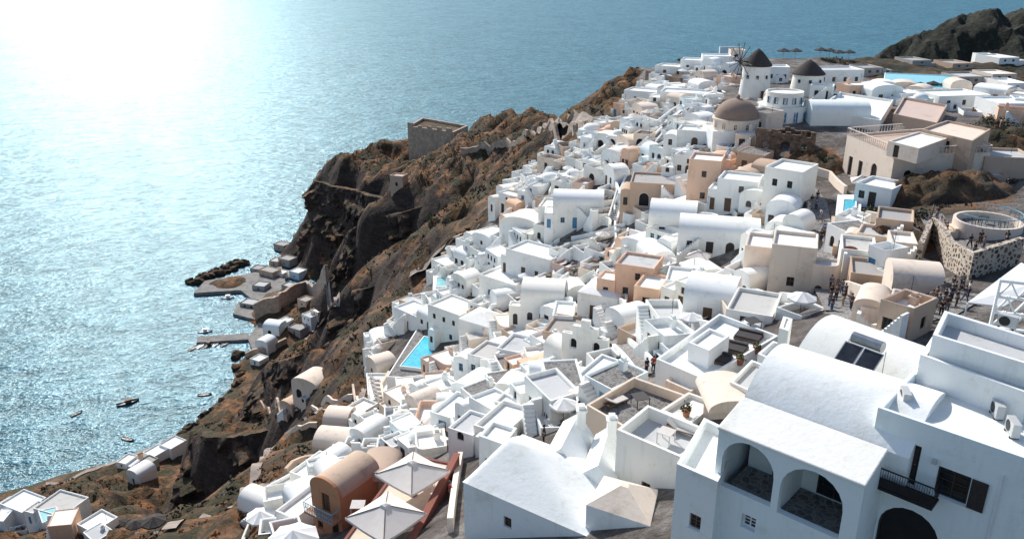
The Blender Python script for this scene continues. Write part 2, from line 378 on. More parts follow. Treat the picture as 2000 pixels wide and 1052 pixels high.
LM = [(1435,210,'brown domed church'),(1472,160,'windmill with bare sails'),(1575,155,'squat thatched windmill'),(1700,310,'beige balustraded mansion'),(1530,265,'brown ruined house'),
(1135,400,'wide vaulted house'),(1390,460,'long twin vault house'),(1245,540,'peach house'),(1060,600,'house with three arched windows'),(825,690,'blue cliffside pool'),(745,770,'sunbed terrace'),
(1370,365,'tall peach block'),(1290,375,'brown stone courtyard'),(1540,520,'tall beige block'),(650,950,'ochre orange house'),(1030,930,'big sloping-roofed white house'),(1290,840,'square grey parapet terrace'),
(1430,665,'dark sun mats'),(1860,510,'stone-studded wall'),(1925,430,'round terrace'),(840,265,'ruined fort'),(600,755,'arched beige house'),(90,1000,'corner house with plunge tub'),
(1790,150,'long blue pool'),(430,655,'stone jetty'),(1665,700,'solar water heater'),(1330,130,'seaward tip of village'),(1030,470,'curved lower lane wall'),(1140,690,'bell gable'),(270,930,'shoreline cottages'),(570,595,'harbour wall'),(1650,400,'upper plunge pool'),(1830,350,'scrub mound')]
def auto(o, phrase, cat, P, group=None):
    q = proj(P); AL.append((o, phrase, cat, q[0], q[1], group)); return o
def finish_labels():
    ranks = ['nearest', 'second', 'third', 'fourth', 'fifth', 'sixth', 'seventh', 'eighth', 'ninth', 'tenth', 'eleventh', 'twelfth', 'thirteenth', 'fourteenth', 'fifteenth', 'sixteenth', 'seventeenth', 'eighteenth', 'nineteenth', 'twentieth', 'twenty-first', 'twenty-second', 'twenty-third', 'twenty-fourth', 'twenty-fifth', 'twenty-sixth', 'twenty-seventh', 'twenty-eighth', 'twenty-ninth', 'thirtieth']
    dirs = ['right of', 'below right of', 'below', 'below left of', 'left of', 'above left of', 'above', 'above right of']
    g = {}
    for o, ph, cat, x, y, grp in AL:
        best = min(LM, key=lambda l: (l[0]-x)**2+(l[1]-y)**2)
        dx, dy = x-best[0], y-best[1]; a = math.atan2(dy, dx); k = int(round(a/(math.pi/4))) % 8
        g.setdefault((ph, dirs[k], best[2]), []).append((math.hypot(dx, dy), o, cat, grp))
    for (ph, dr, lm), L in g.items():
        L.sort(key=lambda t: t[0])
        for i, (_, o, cat, grp) in enumerate(L):
            rk = '' if len(L) == 1 else (ranks[min(i, 29)]+' ')
            tag(o, f'{ph}, {rk}{dr} the {lm}', cat, grp)

# ------------------------------------------------------------------ terrain meshes
keep = (ZZ[:-1, :-1] > -5) | (ZZ[1:, :-1] > -5) | (ZZ[:-1, 1:] > -5) | (ZZ[1:, 1:] > -5)
idx = np.arange(NX*NY).reshape(NY, NX)
DX = np.zeros_like(ZZ); DY = np.zeros_like(ZZ)
for j in range(NY):
    for i in range(NX):
        k = 1-RM[j, i]
        if k > .5 and ZZ[j, i] > 2:
            p = Vector((XX[j, i]*.12, YY[j, i]*.12, ZZ[j, i]*.12))
            DX[j, i] = noise.noise(p)*1.3*k; DY[j, i] = noise.noise(p+Vector((31, 7, 3)))*1.3*k
fq = np.stack([idx[:-1, :-1][keep], idx[:-1, 1:][keep], idx[1:, 1:][keep], idx[1:, :-1][keep]], 1)
me = bpy.data.meshes.new('hillside')
me.from_pydata(np.stack([(XX+DX).ravel(), (YY+DY).ravel(), ZZ.ravel()], 1).tolist(), [], fq.tolist())
at = me.attributes.new('village', 'FLOAT', 'POINT'); at.data.foreach_set('value', VM.ravel().astype(np.float32))
me.materials.append(M['terrain']); me.polygons.foreach_set('use_smooth', [True]*len(me.polygons)); me.update()
tag(obj('hillside', me), kind='structure')
for ci, ch in enumerate(CHAINS):
    T = [(W(a, b_, c_), zb, Vector((ox, oy, 0))) for a, b_, c_, zb, ox, oy in ch]
    cols = []
    for (p0, z0, o0), (p1, z1, o1) in zip(T[:-1], T[1:]):
        k = max(6, int((p1-p0).length/.8))
        for i in range(k): t = i/k; cols.append((p0.lerp(p1, t), z0+(z1-z0)*t, o0.lerp(o1, t)))
    cols.append(T[-1]); mb = MB(); vv = []; NR = 50; nc = len(cols)
    for i, (p, zb, o) in enumerate(cols):
        nrm_h = o.normalized(); s_ = i/(nc-1); fade = min(1, 6*s_, 6*(1-s_))
        for r in range(NR+1):
            t = r/NR; z = p.z+.6+(zb-4-p.z)*t
            q = Vector((p.x, p.y, 0))+o*1.25*(t**1.25); q.z = z
            a = noise.fractal(Vector((q.x*.07, q.y*.07, z*.10)), 1, 2, 4)*5.5 + (.3-abs(noise.fractal(Vector((q.x*.17, q.y*.17, z*.20))+Vector((5, ci, 0)), 1, 2, 5)))*5.5 + noise.noise(Vector((q.x*.05, q.y*.05, z*.55)))*1.8
            d = a*fade*min(1, .25+t*3)-(2.6 if r == 0 else 0)-(1-fade)*3
            q = q+nrm_h*d
            if r == 0: q.z -= .8
            vv.append(q)
    mb.add(vv, [(i*(NR+1)+r, i*(NR+1)+r+1, (i+1)*(NR+1)+r+1, (i+1)*(NR+1)+r) for i in range(nc-1) for r in range(NR)])
    tag(mb.build('cliff', M['terrain'], smooth=50), kind='structure')
# headland
hp = np.array([(236,640,-8),(258,640,46),(276,640,74),(300,642,90),(329,640,102),(348,640,107),(366,645,110),(385,650,104),(402,650,86),(460,660,66),(240,560,-8),(275,580,28),(305,560,50),(350,540,66),(420,520,74),(520,520,70),(250,500,-8),(330,470,30),(420,430,60),(520,420,70),(228,720,-8),(330,720,-8),(450,740,-8),(540,720,30),(540,640,66),(190,600,-10),(190,700,-10),(300,420,-10)])
D2 = ((hp[:, None, :2]-hp[None, :, :2])**2).sum(-1)
wh = np.linalg.solve(np.sqrt(D2+100)-np.eye(len(hp))*1.0, hp[:, 2]-40)
hx = np.arange(190, 545, 2.5); hy = np.arange(420, 740, 2.5); mb = MB(); vv = []
for y in hy:
    for x in hx:
        z = float(np.sqrt((x-hp[:, 0])**2+(y-hp[:, 1])**2+100) @ wh)+40
        p = Vector((x, y, z*.5))
        if z > -5: z += (noise.fractal(p*.025, 1, 2, 5)*4+(.28-abs(noise.fractal(p*.035, 1, 2, 6)))*14)*min(1, max(0, z/30))
        vv.append((x, y, z))
nx = len(hx)
mb.add(vv, [(j*nx+i, j*nx+i+1, (j+1)*nx+i+1, (j+1)*nx+i) for j in range(len(hy)-1) for i in range(nx-1)])
tag(mb.build('headland', M['headland'], smooth=35), kind='structure')
# sea
mb = MB(); mb.add([(-9000, -400, 0), (9000, -400, 0), (9000, 15000, 0), (-9000, 15000, 0)], [(0, 1, 2, 3)])
tag(mb.build('sea', M['sea']), kind='structure')
def mound(px, py, rx, ry, h, seed, name='rocky_mound'):
    P = ground(px, py); mb = MB(); N = 26; vs_ = []
    for j in range(N+1):
        for i in range(N+1):
            u_, v_ = i/N*2-1, j/N*2-1; r2 = min(1, u_*u_+v_*v_); x, y = P.x+u_*rx, P.y+v_*ry
            q = Vector((x*.25+seed, y*.25, 1)); z = h*(1-r2)**.8*(.75+.6*noise.fractal(q, 1, 2, 4))+(.3-abs(noise.fractal(q*2.4, 1, 2, 3)))*1.2*(1-r2)
            vs_.append((x, y, tz(x, y)-.5+z))
    mb.add(vs_, [(j*(N+1)+i, j*(N+1)+i+1, (j+1)*(N+1)+i+1, (j+1)*(N+1)+i) for j in range(N) for i in range(N)])
    return tag(mb.build(name, M['terrain'], smooth=180), kind='structure')
mound(1840,380,9,6,4.6,3); mound(1775,388,5,5,3.0,9); mound(1740,480,5,6,2.6,14); mound(1590,320,5,6,2.2,21); mound(1990,285,12,9,3.5,30)

# ------------------------------------------------------------------ house builder
def inset(poly, t):
    n = len(poly); out = []
    for i in range(n):
        p0, p1, p2 = Vector(poly[i-1]).to_2d(), Vector(poly[i]).to_2d(), Vector(poly[(i+1) % n]).to_2d()
        e0 = (p1-p0).normalized(); e1 = (p2-p1).normalized()
        n0 = Vector((-e0.y, e0.x)); n1 = Vector((-e1.y, e1.x))
        bs = n0+n1; k = t/max(.3, bs.dot(n0)) if bs.length > 1e-6 else t
        out.append(tuple(p1+bs*k))
    return out
def rounded(poly, i, r):
    p0, p1, p2 = Vector(poly[i-1]).to_2d(), Vector(poly[i]).to_2d(), Vector(poly[(i+1) % len(poly)]).to_2d()
    a = p1+(p0-p1).normalized()*r; c = p1+(p2-p1).normalized()*r
    arc = [tuple(a*(1-t)**2+p1*2*t*(1-t)+c*t*t) for t in (0, .2, .4, .6, .8, 1)]
    return list(poly[:i])+arc+list(poly[i+1:])
def outline(w_, h_, arch):
    if not arch: return [(-w_/2, 0), (w_/2, 0), (w_/2, h_), (-w_/2, h_)]
    r = min(w_/2, h_*.5); sp = h_-r
    return [(-w_/2, 0), (w_/2, 0)]+[(w_/2*math.cos(math.pi*k/10), sp+r*math.sin(math.pi*k/10)) for k in range(11)]
OC = {}
def op_meshes(kind, w_, h_, arch, style, fine):
    key = (kind, round(w_, 2), round(h_, 2), arch, style, fine)
    if key in OC: return OC[key]
    o = outline(w_, h_, arch); cx, cz = 0, h_/2; t = .07
    kx, kz = 1-2*t/w_, 1-2*t/h_
    inn = [(x*kx, cz+(z-cz)*kz) for x, z in o]; n = len(o)
    fm = MB()
    fm.add([(x, -.03, z) for x, z in o]+[(x, -.03, z) for x, z in inn]+[(x, .05, z) for x, z in inn],
           [(i, (i+1) % n, n+(i+1) % n, n+i) for i in range(n)]+[(n+i, n+(i+1) % n, 2*n+(i+1) % n, 2*n+i) for i in range(n)], 0)
    pm_ = MB(); pm_.add([(x, .03, z) for x, z in inn], [tuple(range(n))])
    if kind in 'Wv':
        fm.box(-.03, .03, -.025, .04, t, h_-t*1.2); fm.box(-w_/2+t, w_/2-t, -.02, .04, h_*.55-.025, h_*.55+.025)
        if fine:
            for q in (.3, .78): fm.box(-w_/2+t, w_/2-t, -.015, .04, h_*q-.015, h_*q+.015)
    elif kind == 'D':
        for sx in (-1, 1):
            for za, zb_ in ((.08, .42), (.48, .88)):
                x0 = .06*w_ if sx > 0 else -.38*w_; pm_.box(x0, x0+.32*w_, -.005, .03, h_*za, h_*zb_)
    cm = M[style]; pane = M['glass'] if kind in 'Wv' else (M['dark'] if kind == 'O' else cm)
    if fine: r = (fm.mesh('frame', cm), pm_.mesh('pane', pane))
    else:
        fm.add(pm_.v, pm_.f, 1); r = (fm.mesh('window', [cm, pane]), None)
    OC[key] = r; return r
def shell(mb, poly, z0, z1, ops, reveal=.2, para=0, pt_=.22):
    n = len(poly); places = []
    def band(i, p, q, L, e, nn, zl, zh, eo):
        P3 = lambda a, z, d=0: (p.x+e.x*a-nn.x*d, p.y+e.y*a-nn.y*d, z)
        for zs in sorted(set(o[3]-.03 for o in eo)):
            lo_ = [o for o in eo if o[3]+o[4] <= zs]; hi_ = [o for o in eo if o[3] >= zs]
            if lo_ and hi_ and len(lo_)+len(hi_) == len(eo):
                band(i, p, q, L, e, nn, zl, zs, lo_); band(i, p, q, L, e, nn, zs, zh, hi_); return
        cur = 0
        for (ed, s_, w_, zb_, h_, arch, kind, style) in sorted(eo, key=lambda o: o[1]):
            x0, x1 = s_-w_/2, s_+w_/2
            if x0 < cur+.05 or x1 > L-.05 or zb_+h_ > zh-.01 or zb_ < zl: continue
            mb.add([P3(cur, zl), P3(x0, zl), P3(x0, zh), P3(cur, zh)], [(0, 1, 2, 3)])
            if zb_ > zl+.001: mb.add([P3(x0, zl), P3(x1, zl), P3(x1, zb_), P3(x0, zb_)], [(0, 1, 2, 3)])
            o = outline(w_, h_, arch)
            if arch: up = [(s_+x, zb_+z) for x, z in o[2:]][::-1]
            else: up = [(x0, zb_+h_), (x1, zb_+h_)]
            if arch: ring = [P3(x0, zb_)]+[P3(a, z) for a, z in up]+[P3(x1, zb_), P3(x1, zh), P3(x0, zh)]
            else: ring = [P3(a, z) for a, z in up]+[P3(x1, zh), P3(x0, zh)]
            mb.add(ring, [tuple(range(len(ring)))])
            lo = [(s_+x, zb_+z) for x, z in o]; m_ = len(lo)
            mb.add([P3(a, z) for a, z in lo]+[P3(a, z, reveal) for a, z in lo], [(k, m_+k, m_+(k+1) % m_, (k+1) % m_) for k in range(m_)])
            places.append((P3(s_, zb_, reveal-.06), math.atan2(e.y, e.x), w_, h_, arch, kind, style))
            cur = x1
        mb.add([P3(cur, zl), P3(L, zl), P3(L, zh), P3(cur, zh)], [(0, 1, 2, 3)])
    for i in range(n):
        p = Vector(poly[i]).to_2d(); q = Vector(poly[(i+1) % n]).to_2d(); L = (q-p).length
        if L < .01: continue
        e = (q-p)/L; nn = Vector((e.y, -e.x))
        band(i, p, q, L, e, nn, z0, z1, [o for o in ops if o[0] == i])
    if para > 0:
        ins = inset(poly, pt_)
        vs_ = [(x[0], x[1], z1) for x in poly]+[(x[0], x[1], z1) for x in ins]+[(x[0], x[1], z1-para) for x in ins]
        mb.add(vs_, [(i, (i+1) % n, n+(i+1) % n, n+i) for i in range(n)]+[(n+i, n+(i+1) % n, 2*n+(i+1) % n, 2*n+i) for i in range(n)])
        return places, ins
    return places, poly
FOOT = []; NH = [0]
def house(origin, yaw, w_=5, dep=5, h=3, roof='flat', mat='white', ops=(), below=4, poly=None, para=.35, fine=False, rise=None, chim=(), name='house', rmat=None, bev=0, vp=None, vn=16):
    if name == 'house': NH[0] += 1
    root = empty(name, origin, yaw)
    poly = poly or [(-w_/2, 0), (w_/2, 0), (w_/2, dep), (-w_/2, dep)]
    mb = MB(); fl = roof == 'flat'
    places, ins = shell(mb, poly, -below, h, ops, .22 if fine else .18, para if fl else 0)
    wl = mb.build('wall', M[mat], root)
    if bev: bevel(wl, bev)
    rm = M[rmat] if rmat else M[mat]
    if fl:
        mb = MB(); mb.add([(p[0], p[1], h-para) for p in ins], [tuple(range(len(ins)))])
        mb.build('roof', M[rmat] if rmat else M['wfloor'], root)
    else:
        xs = [p[0] for p in poly]; ys = [p[1] for p in poly]
        x0, x1, y0, y1 = min(xs), max(xs), min(ys), max(ys)
        if roof in ('vaultx', 'vaulty'):
            span = (y1-y0) if roof == 'vaultx' else (x1-x0)
            mb = MB().vault(x0, x1, y0, y1, h, rise or min(1.9, span*.3), roof[-1], vn, p=vp)
            mb.build('vault_roof', rm, root, 40)
        elif roof == 'dome':
            r = min(x1-x0, y1-y0)/2*.92; cx, cy = (x0+x1)/2, (y0+y1)/2
            mb = MB(); mb.add([(p[0], p[1], h) for p in poly], [tuple(range(len(poly)))]); mb.build('roof', rm, root)
            mb = MB().lathe([(r*math.cos(t), h+.004+(rise or r*.8)*math.sin(t)) for t in [math.pi/2*k/8 for k in range(9)]][:-1]+[(.02, h+(rise or r*.8))], 24, cx, cy)
            mb.build('dome', rm, root, 60)
        elif roof == 'gable':
            p0, p1, p2, p3 = [Vector((p[0], p[1], h)) for p in poly[:4]]
            ra, rb = (p0+p1)/2+Vector((0, 0, rise or 1)), (p2+p3)/2+Vector((0, 0, (rise or 1)*.9))
            mb = MB(); mb.add([p0, p1, p2, p3, ra, rb], [(0, 1, 4), (1, 2, 5, 4), (2, 3, 5), (3, 0, 4, 5)]); mb.build('gable_roof', rm, root)
        elif roof == 'hip':
            cx, cy = sum(p[0] for p in poly)/len(poly), sum(p[1] for p in poly)/len(poly); k = .12
            top = [(cx+(p[0]-cx)*k, cy+(p[1]-cy)*k, h+(rise or 1)) for p in poly]; n = len(poly)
            mb = MB(); mb.add([(p[0], p[1], h) for p in poly]+top, [(i, (i+1) % n, n+(i+1) % n, n+i) for i in range(n)]+[tuple(range(n, 2*n))])
            mb.build('hip_roof', rm, root)
    for (loc, a, ww, hh, arch, kind, style) in places:
        if kind == 'L': continue
        f, p_ = op_meshes(kind, ww, hh, arch, style, fine)
        nme = {'W': 'window', 'D': 'door', 'O': 'opening'}[kind]
        o = obj(nme, f, root, loc, a)
        if p_:
            obj('pane' if kind == 'W' else 'panel', p_, o)
            if kind == 'D': MB().tube((ww*.32, -.01, 1.0), (ww*.32, -.09, 1.0), .025).build('handle', M['steel'], o)
        if kind == 'W' and fine:
            MB().box(-ww/2-.08, ww/2+.08, -.28, -.03, -.06, -.004).build('sill', M[mat], o)
    for (cx, cy, ch) in chim:
        zz = h-para if fl else h
        c_ = MB().box(cx-.28, cx+.28, cy-.28, cy+.28, zz, zz+ch).box(cx-.36, cx+.36, cy-.36, cy+.36, zz+ch, zz+ch+.12).box(cx-.2, cx+.2, cy-.2, cy+.2, zz+ch+.12, zz+ch+.4)
        c_.build('chimney', M[mat], root)
    return root
def polyhouse(label, px, z, zb, cat='house', **kw):
    P = [W(a, b_, z) for a, b_ in px]; c_ = sum(P, Vector())/len(P); c_.z = zb
    poly = [(p.x-c_.x, p.y-c_.y) for p in P]
    ops = [(e, s_, w_, z0-zb, h_, ar, k, st) for (e, s_, w_, z0, h_, ar, k, st) in kw.pop('ops', [])]
    r = house(c_, 0, h=z-zb, poly=poly, ops=ops, below=kw.pop('below', 3), name=kw.pop('name', 'house'), **kw)
    if label: tag(r, label, cat)
    FOOT.append((c_.x, c_.y, max(math.hypot(*p) for p in poly)*.9))
    return r
def parse_ops(spec, w_, h, style):
    ops = []
    for t in [x for x in spec.split(',') if x]:
        k = t[0]; fr = float(t[1:]); s_ = fr*w_
        dh = min(2.0, h*.72)
        if k == 'd': ops.append((0, s_, .95, .0, dh, False, 'D', style))
        elif k == 'a': ops.append((0, s_, 1.1, .0, dh+.1, True, 'D', style))
        elif k == 'w': ops.append((0, s_, .75, min(.95, h*.35), min(1.0, h*.35), False, 'W', style))
        elif k == 'v': ops.append((0, s_, .8, min(.8, h*.3), min(1.3, h*.45), True, 'W', style))
        elif k == 'u': ops.append((0, s_, .7, max(2.3, h*.62), min(.95, h*.22), False, 'W', style))
        elif k == 'o': ops.append((0, s_, 1.7, .0, min(2.3, h*.78), True, 'O', 'wpaint'))
    return ops
def annex(r, wd, dp, h, mat, st, rng):
    sd = rng.choice([-1, 1]); aw, ad, ah = rng.uniform(1.2, 2.4), rng.uniform(1.5, dp*.85), h*rng.uniform(.35, .8); y0 = rng.uniform(-1.2, .5)
    if rng.random() < .3: xa = rng.uniform(-wd/2+.1, 0); xb = xa+rng.uniform(1.4, 2.2); y0 = -rng.uniform(1.0, 1.8); ad = -y0+.1; ah = h*rng.uniform(.3, .5)
    else: xa, xb = (wd/2-.2, wd/2+aw) if sd > 0 else (-wd/2-aw, -wd/2+.2)
    mb = MB(); vt = rng.random() < .3; ap = [(xa, y0), (xb, y0), (xb, y0+ad), (xa, y0+ad)]
    if not vt and sd > 0 and rng.random() < .4: ap = rounded(ap, 1, min(1.0, ad*.5, (xb-xa)*.5))
    pl, ins = shell(mb, ap, -5, ah, [(0, (xb-xa)/2 if len(ap) == 4 else (xb-xa)*.3, .7, 0 if ah > 2 else .5, min(1.8, ah*.6), rng.random() < .4, 'D' if ah > 2 else 'W', st)], para=0 if vt else .25, pt_=.18)
    an = mb.build('annex', M[mat], r); bevel(an, .1)
    if vt: MB().vault(xa, xb, y0, y0+ad, ah, (xb-xa)*.32, 'y', 10).build('annex_vault', M[mat], an, 40)
    else:
        mb = MB(); mb.add([(p[0], p[1], ah-.25) for p in ins], [tuple(range(len(ins)))]); mb.build('annex_roof', M[rng.choice(['wfloor', 'floor', 'white'])], an)
    for (loc, a, ww, hh, arch, kind, s2) in pl: obj('door' if kind == 'D' else 'window', op_meshes(kind, ww, hh, arch, s2, False)[0], an, loc, a)
def outstair(r, wd, h, mat, rng):
    mb = MB(); n_ = max(3, int(h/.28)); sw = min(.3, (wd*.9)/n_); lr = rng.choice([-1, 1]); w2 = rng.uniform(.8, 1.2)
    for k in range(n_):
        x0, x1 = sorted((lr*(-wd/2+.1+k*sw), lr*(-wd/2+.1+(k+1)*sw))); mb.box(x0, x1, -w2, -.004, -3, .28*(k+1)-.15)
    mb.build('outside_stair', M[mat], r)
def antenna(r, x, y, z):
    mb = MB().tube((x, y, z), (x, y, z+2.2), .025, n=5)
    for k in range(4): mb.tube((x-.45+.08*k, y, z+1.5+.18*k), (x+.45-.08*k, y, z+1.5+.18*k), .015, n=4)
    mb.build('antenna', M['metal'], r)
AR = random.Random(77)
def HP(px, py, wpx, hpx, dep, roof, yaw, spec, mat, label, style='wood', **kw):
    P = ground(px, py); q = proj(P); s_ = FP/q[2]; y = rad(yaw)
    w_ = wpx/s_/max(.55, math.cos(y)); h = hpx/s_/.92
    r = house(P, y, w_, dep, h, roof, mat, parse_ops(spec, w_, h, style), bev=.1, **kw)
    if AR.random() < .6 and q[2] < 260: annex(r, w_, dep, h, mat, style, AR)
    if AR.random() < .3 and q[2] < 200 and h < 4.6: outstair(r, w_, h, 'white', AR)
    if AR.random() < .2 and q[2] < 200 and roof == 'flat': antenna(r, w_*.25, dep*.7, h-.4)
    c_ = P+Vector((-math.sin(y), math.cos(y), 0))*dep/2
    FOOT.append((c_.x, c_.y, .5*(w_+dep)/2*1.05))
    if label: tag(r, label, 'house')
    return r

# ------------------------------------------------------------------ foreground houses (right)
R_ = polyhouse('large white house with dark balcony door, shuttered window and black arch', [(1715,795),(2040,907),(2250,770),(1815,690)], 132, 124, fine=True, bev=.06, para=.45, mat='cool_shade', rmat='wfloor',
    ops=[(0,1.55,.85,128.95,1.95,False,'D','dwood'),(0,3.35,1.25,129.0,1.35,False,'W','dwood'),(0,2.1,2.5,124.6,3.2,True,'O','dwood')])
Pa, Pb = W(1715,795,132), W(2040,907,132); e_ = (Pb-Pa).normalized(); ang = math.atan2(e_.y, e_.x); nrm = Vector((e_.y, -e_.x, 0))
def onR(s_, z, out=0): p = Pa+e_*s_+nrm*out; return Vector((p.x, p.y, z))
bal = empty('balcony', (0, 0, 0)); bal.parent = R_; bal.location = onR(1.75, 128.85)-R_.location; bal.rotation_euler = (0, 0, ang)
MB().box(-1.25, 1.25, -.9, -.004, -.12, 0).build('slab', M['metal'], bal)
mb = MB()
for k in range(26): mb.box(-1.23+k*.098, -1.215+k*.098, -.89, -.875, 0, .9)
for sx in (-1.23, 1.22):
    for k in range(8): mb.box(sx, sx+.015, -.8+k*.1, -.785+k*.1, 0, .9)
mb.box(-1.25, 1.25, -.91, -.86, .9, .95).box(-1.25, -1.2, -.86, -.01, .9, .95).box(1.2, 1.25, -.86, -.01, .9, .95).box(-1.22, 1.22, -.885, -.87, .05, .5)
mb.build('railing', M['metal'], bal)
sh = MB().box(0, .6, -.03, .03, 0, 1.35)
for k in range(14): sh.box(.05, .55, -.045, -.03, .08+k*.09, .13+k*.09)
sh.build('shutter', M['dwood'], R_, loc=onR(4.02, 129.0, .06)-R_.location, rz=ang)
MB().box(-.09, .09, -.16, -.004, -.1, .12).build('wall_lamp', M['grey'], R_, loc=onR(2.55, 130.5)-R_.location, rz=ang)
MB().tube((0, -.06, -3), (0, -.06, 3), .05).build('drainpipe', M['wpaint'], R_, loc=onR(5.0, 128)-R_.location, rz=ang)
polyhouse('white upper room of the large house with low parapet and inner wall', [(1798,692),(2010,768),(2050,725),(1822,655)], 133.0, 128, fine=True, bev=.05, para=.4, mat='white', rmat='floor', name='roof_room')
polyhouse('white walled roof court at the right edge behind the large house', [(1822,653),(2060,727),(2120,690),(1845,606)], 134, 128, fine=True, bev=.05, para=.6, mat='white', rmat='floor', name='roof_court')
La, Lb = W(1405,832,130), W(1690,945,130); e2 = (Lb-La).normalized(); a2_ = math.atan2(e2.y, e2.x); LL = (Lb-La).length
lg = empty('house', Vector((La.x, La.y, 124)), a2_); NH[0] += 1; tag(lg, 'white house with barrel vault above two wide arched loggia openings', 'house')
mb = MB(); D_ = 8.2
pl, _ = shell(mb, [(0, 0), (LL, 0), (LL, D_), (0, D_)], -3, 6, [(0,1.55,2.5,3.0,2.7,True,'L',''),(0,4.5,2.75,2.9,2.75,True,'L',''),(0,1.9,.7,1.3,.75,False,'W','wpaint'),(3,4.2,.8,3.4,1.2,False,'W','wood')], .35)
bevel(mb.build('wall', M['cool_shade'], lg), .05)
mb = MB(); mb.add([(-.06, -.1, 6.003), (LL+.06, -.1, 6.003), (LL+.06, 2.3, 6.55), (-.06, 2.3, 6.55), (-.06, -.1, 5.85), (LL+.06, -.1, 5.85), (LL+.06, 2.3, 6.0), (-.06, 2.3, 6.0)], [(0,1,2,3),(0,4,5,1),(1,5,6,2),(0,3,7,4),(4,7,6,5)])
bevel(mb.build('lean_to_roof', M['white'], lg), .06)
MB().box(-.02, LL+.9, 2.3, D_, 5.0, 6.45).vault(-.02, LL+.9, 2.3, D_, 6.45, 1.6, 'x', 22, p=2.1).build('vault_roof', M['white'], lg, 40)
MB().box(.36, LL-.36, .36, 3.0, 2.55, 2.66).build('loggia_floor', M['pave'], lg)
MB().box(.36, LL-.36, 2.8, 3.0, 2.67, 5.9).box(2.86, 3.05, .36, 2.79, 2.67, 5.9).build('inner_wall', M['cool_shade'], lg)
for (loc, a, ww, hh, arch, kind, st) in pl:
    if kind == 'W':
        f, p_ = op_meshes('W', ww, hh, arch, st, True); o = obj('window', f, lg, loc, a); obj('pane', p_, o)
f, p_ = op_meshes('D', .9, 2.0, False, 'wood', True); o = obj('door', f, lg, (2.1, 2.74, 2.7)); obj('panel', p_, o)
f, p_ = op_meshes('W', 1.6, 1.9, False, 'dwood', True); o = obj('window', f, lg, (4.6, 2.74, 2.8)); obj('pane', p_, o)
polyhouse('white lower wing with tiny parapet left of the arched loggia', [(1322,905),(1402,940),(1450,850),(1375,815)], 127.6, 121, fine=True, bev=.05, para=.5, mat='white', ops=[(0,1.2,.6,124.5,.8,False,'W','wood')])
Ca, Cb = W(1548,700,127), W(1795,800,127); e3 = (Cb-Ca).normalized(); a3_ = math.atan2(e3.y, e3.x); CL = (Cb-Ca).length
vh = house(Vector((Ca.x, Ca.y, 123.5))+e3*CL/2, a3_, CL, 6.4, 3.5, 'vaultx', 'white', [], 3, rise=1.9, fine=True, bev=.05, vp=2.1); tag(vh, 'wide white vaulted house carrying the solar water heater on its roof', 'house')
FOOT += [(La.x+4, La.y+2, 5), (Ca.x+4, Ca.y+2, 5)]
sp = W(1655,735,127.9); sol = empty('solar_water_heater', sp, a3_); tag(sol, 'solar water heater with two dark panels and shiny horizontal tank', 'water heater')
Tm = Matrix.Translation((0, 0, .12)) @ Matrix.Rotation(rad(38), 4, 'X')
for k in (0, 1):
    p_ = MB().box(-1.15+k*1.18, -.03+k*1.18, 0, 1.9, 0, .08, T=Tm).build('panel_frame', M['steel'], sol)
    MB().box(-1.09+k*1.18, -.09+k*1.18, .06, 1.84, .081, .09, T=Tm).build('panel_glass', M['solar'], p_)
MB().tube((-.9, 1.75, 1.6), (.9, 1.75, 1.6), .33, n=20).build('tank', M['steel'], sol, 40)
mb = MB()
for x in (-1.1, 1.1): mb.tube((x, 1.75, -.9), (x, 1.75, 1.4), .025).tube((x, .05, -.5), (x, .05, .2), .025).tube((x, .05, .0), (x, 1.75, 0), .02)
mb.build('stand', M['steel'], sol)
polyhouse('tall plain white chimney stack left of the wide vaulted roof', [(1522,640),(1540,646),(1548,622),(1530,617)], 128.2, 120, cat='chimney', name='chimney_stack', para=.1, fine=True)
def softroof(DL, DD, z, cap, sl_l, sl_f, sl_r, sl_b, k=.22, nx_=36, ny_=28):
    vs_ = []
    for j in range(ny_+1):
        for i in range(nx_+1):
            x, y = DL*i/nx_, DD*j/ny_
            ds = [sl_l*x, sl_f*y, sl_r*(DL-x), sl_b*(DD-y), cap+.06*(DL-x)]
            s_ = -k*math.log(sum(math.exp(-d/k) for d in ds)); edge = min(x, y, DL-x, DD-y)
            vs_.append((-.05+x*(DL+.1)/DL, -.05+y*(DD+.1)/DD, z+max(0, s_)*min(1, edge/.25) if edge < .25 else z+max(0, s_)))
    mb = MB(); mb.add(vs_, [(j*(nx_+1)+i, j*(nx_+1)+i+1, (j+1)*(nx_+1)+i+1, (j+1)*(nx_+1)+i) for j in range(ny_) for i in range(nx_)]); return mb
Da, Db = W(905,940,120), W(1145,1045,120); e4 = (Db-Da).normalized(); a4_ = math.atan2(e4.y, e4.x); DL = (Db-Da).length
dh = empty('house', Vector((Da.x, Da.y, 115)), a4_); NH[0] += 1; DD = 6.4
mb = MB(); pl, _ = shell(mb, [(0, 0), (DL, 0), (DL, DD), (0, DD)], -3, 5, [(0,3.3,.55,3.1,.75,False,'W','wood')], .22); bevel(mb.build('wall', M['white'], dh), .06)
softroof(DL, DD, 5.003, 1.9, 1.6, .60, .30, .60, k=.10).build('sloping_roof', M['white'], dh, 180)
for (loc, a, ww, hh, arch, kind, st) in pl:
    f, p_ = op_meshes('W', ww, hh, arch, st, True); o = obj('window', f, dh, loc, a); obj('pane', p_, o)
tag(dh, 'big white house with sloping plaster roof and one tiny window', 'house'); FOOT.append((Da.x+5, Da.y+1, 6))
polyhouse('white gabled annex with added shadow-casting chimney right of the big sloping-roofed house', [(1060,895),(1130,925),(1160,850),(1100,822)], 120.3, 114, roof='gable', rise=1.3, fine=True, chim=[(.8, 1.2, 2.0)])  # chimney added to throw a diagonal shadow across the roofs
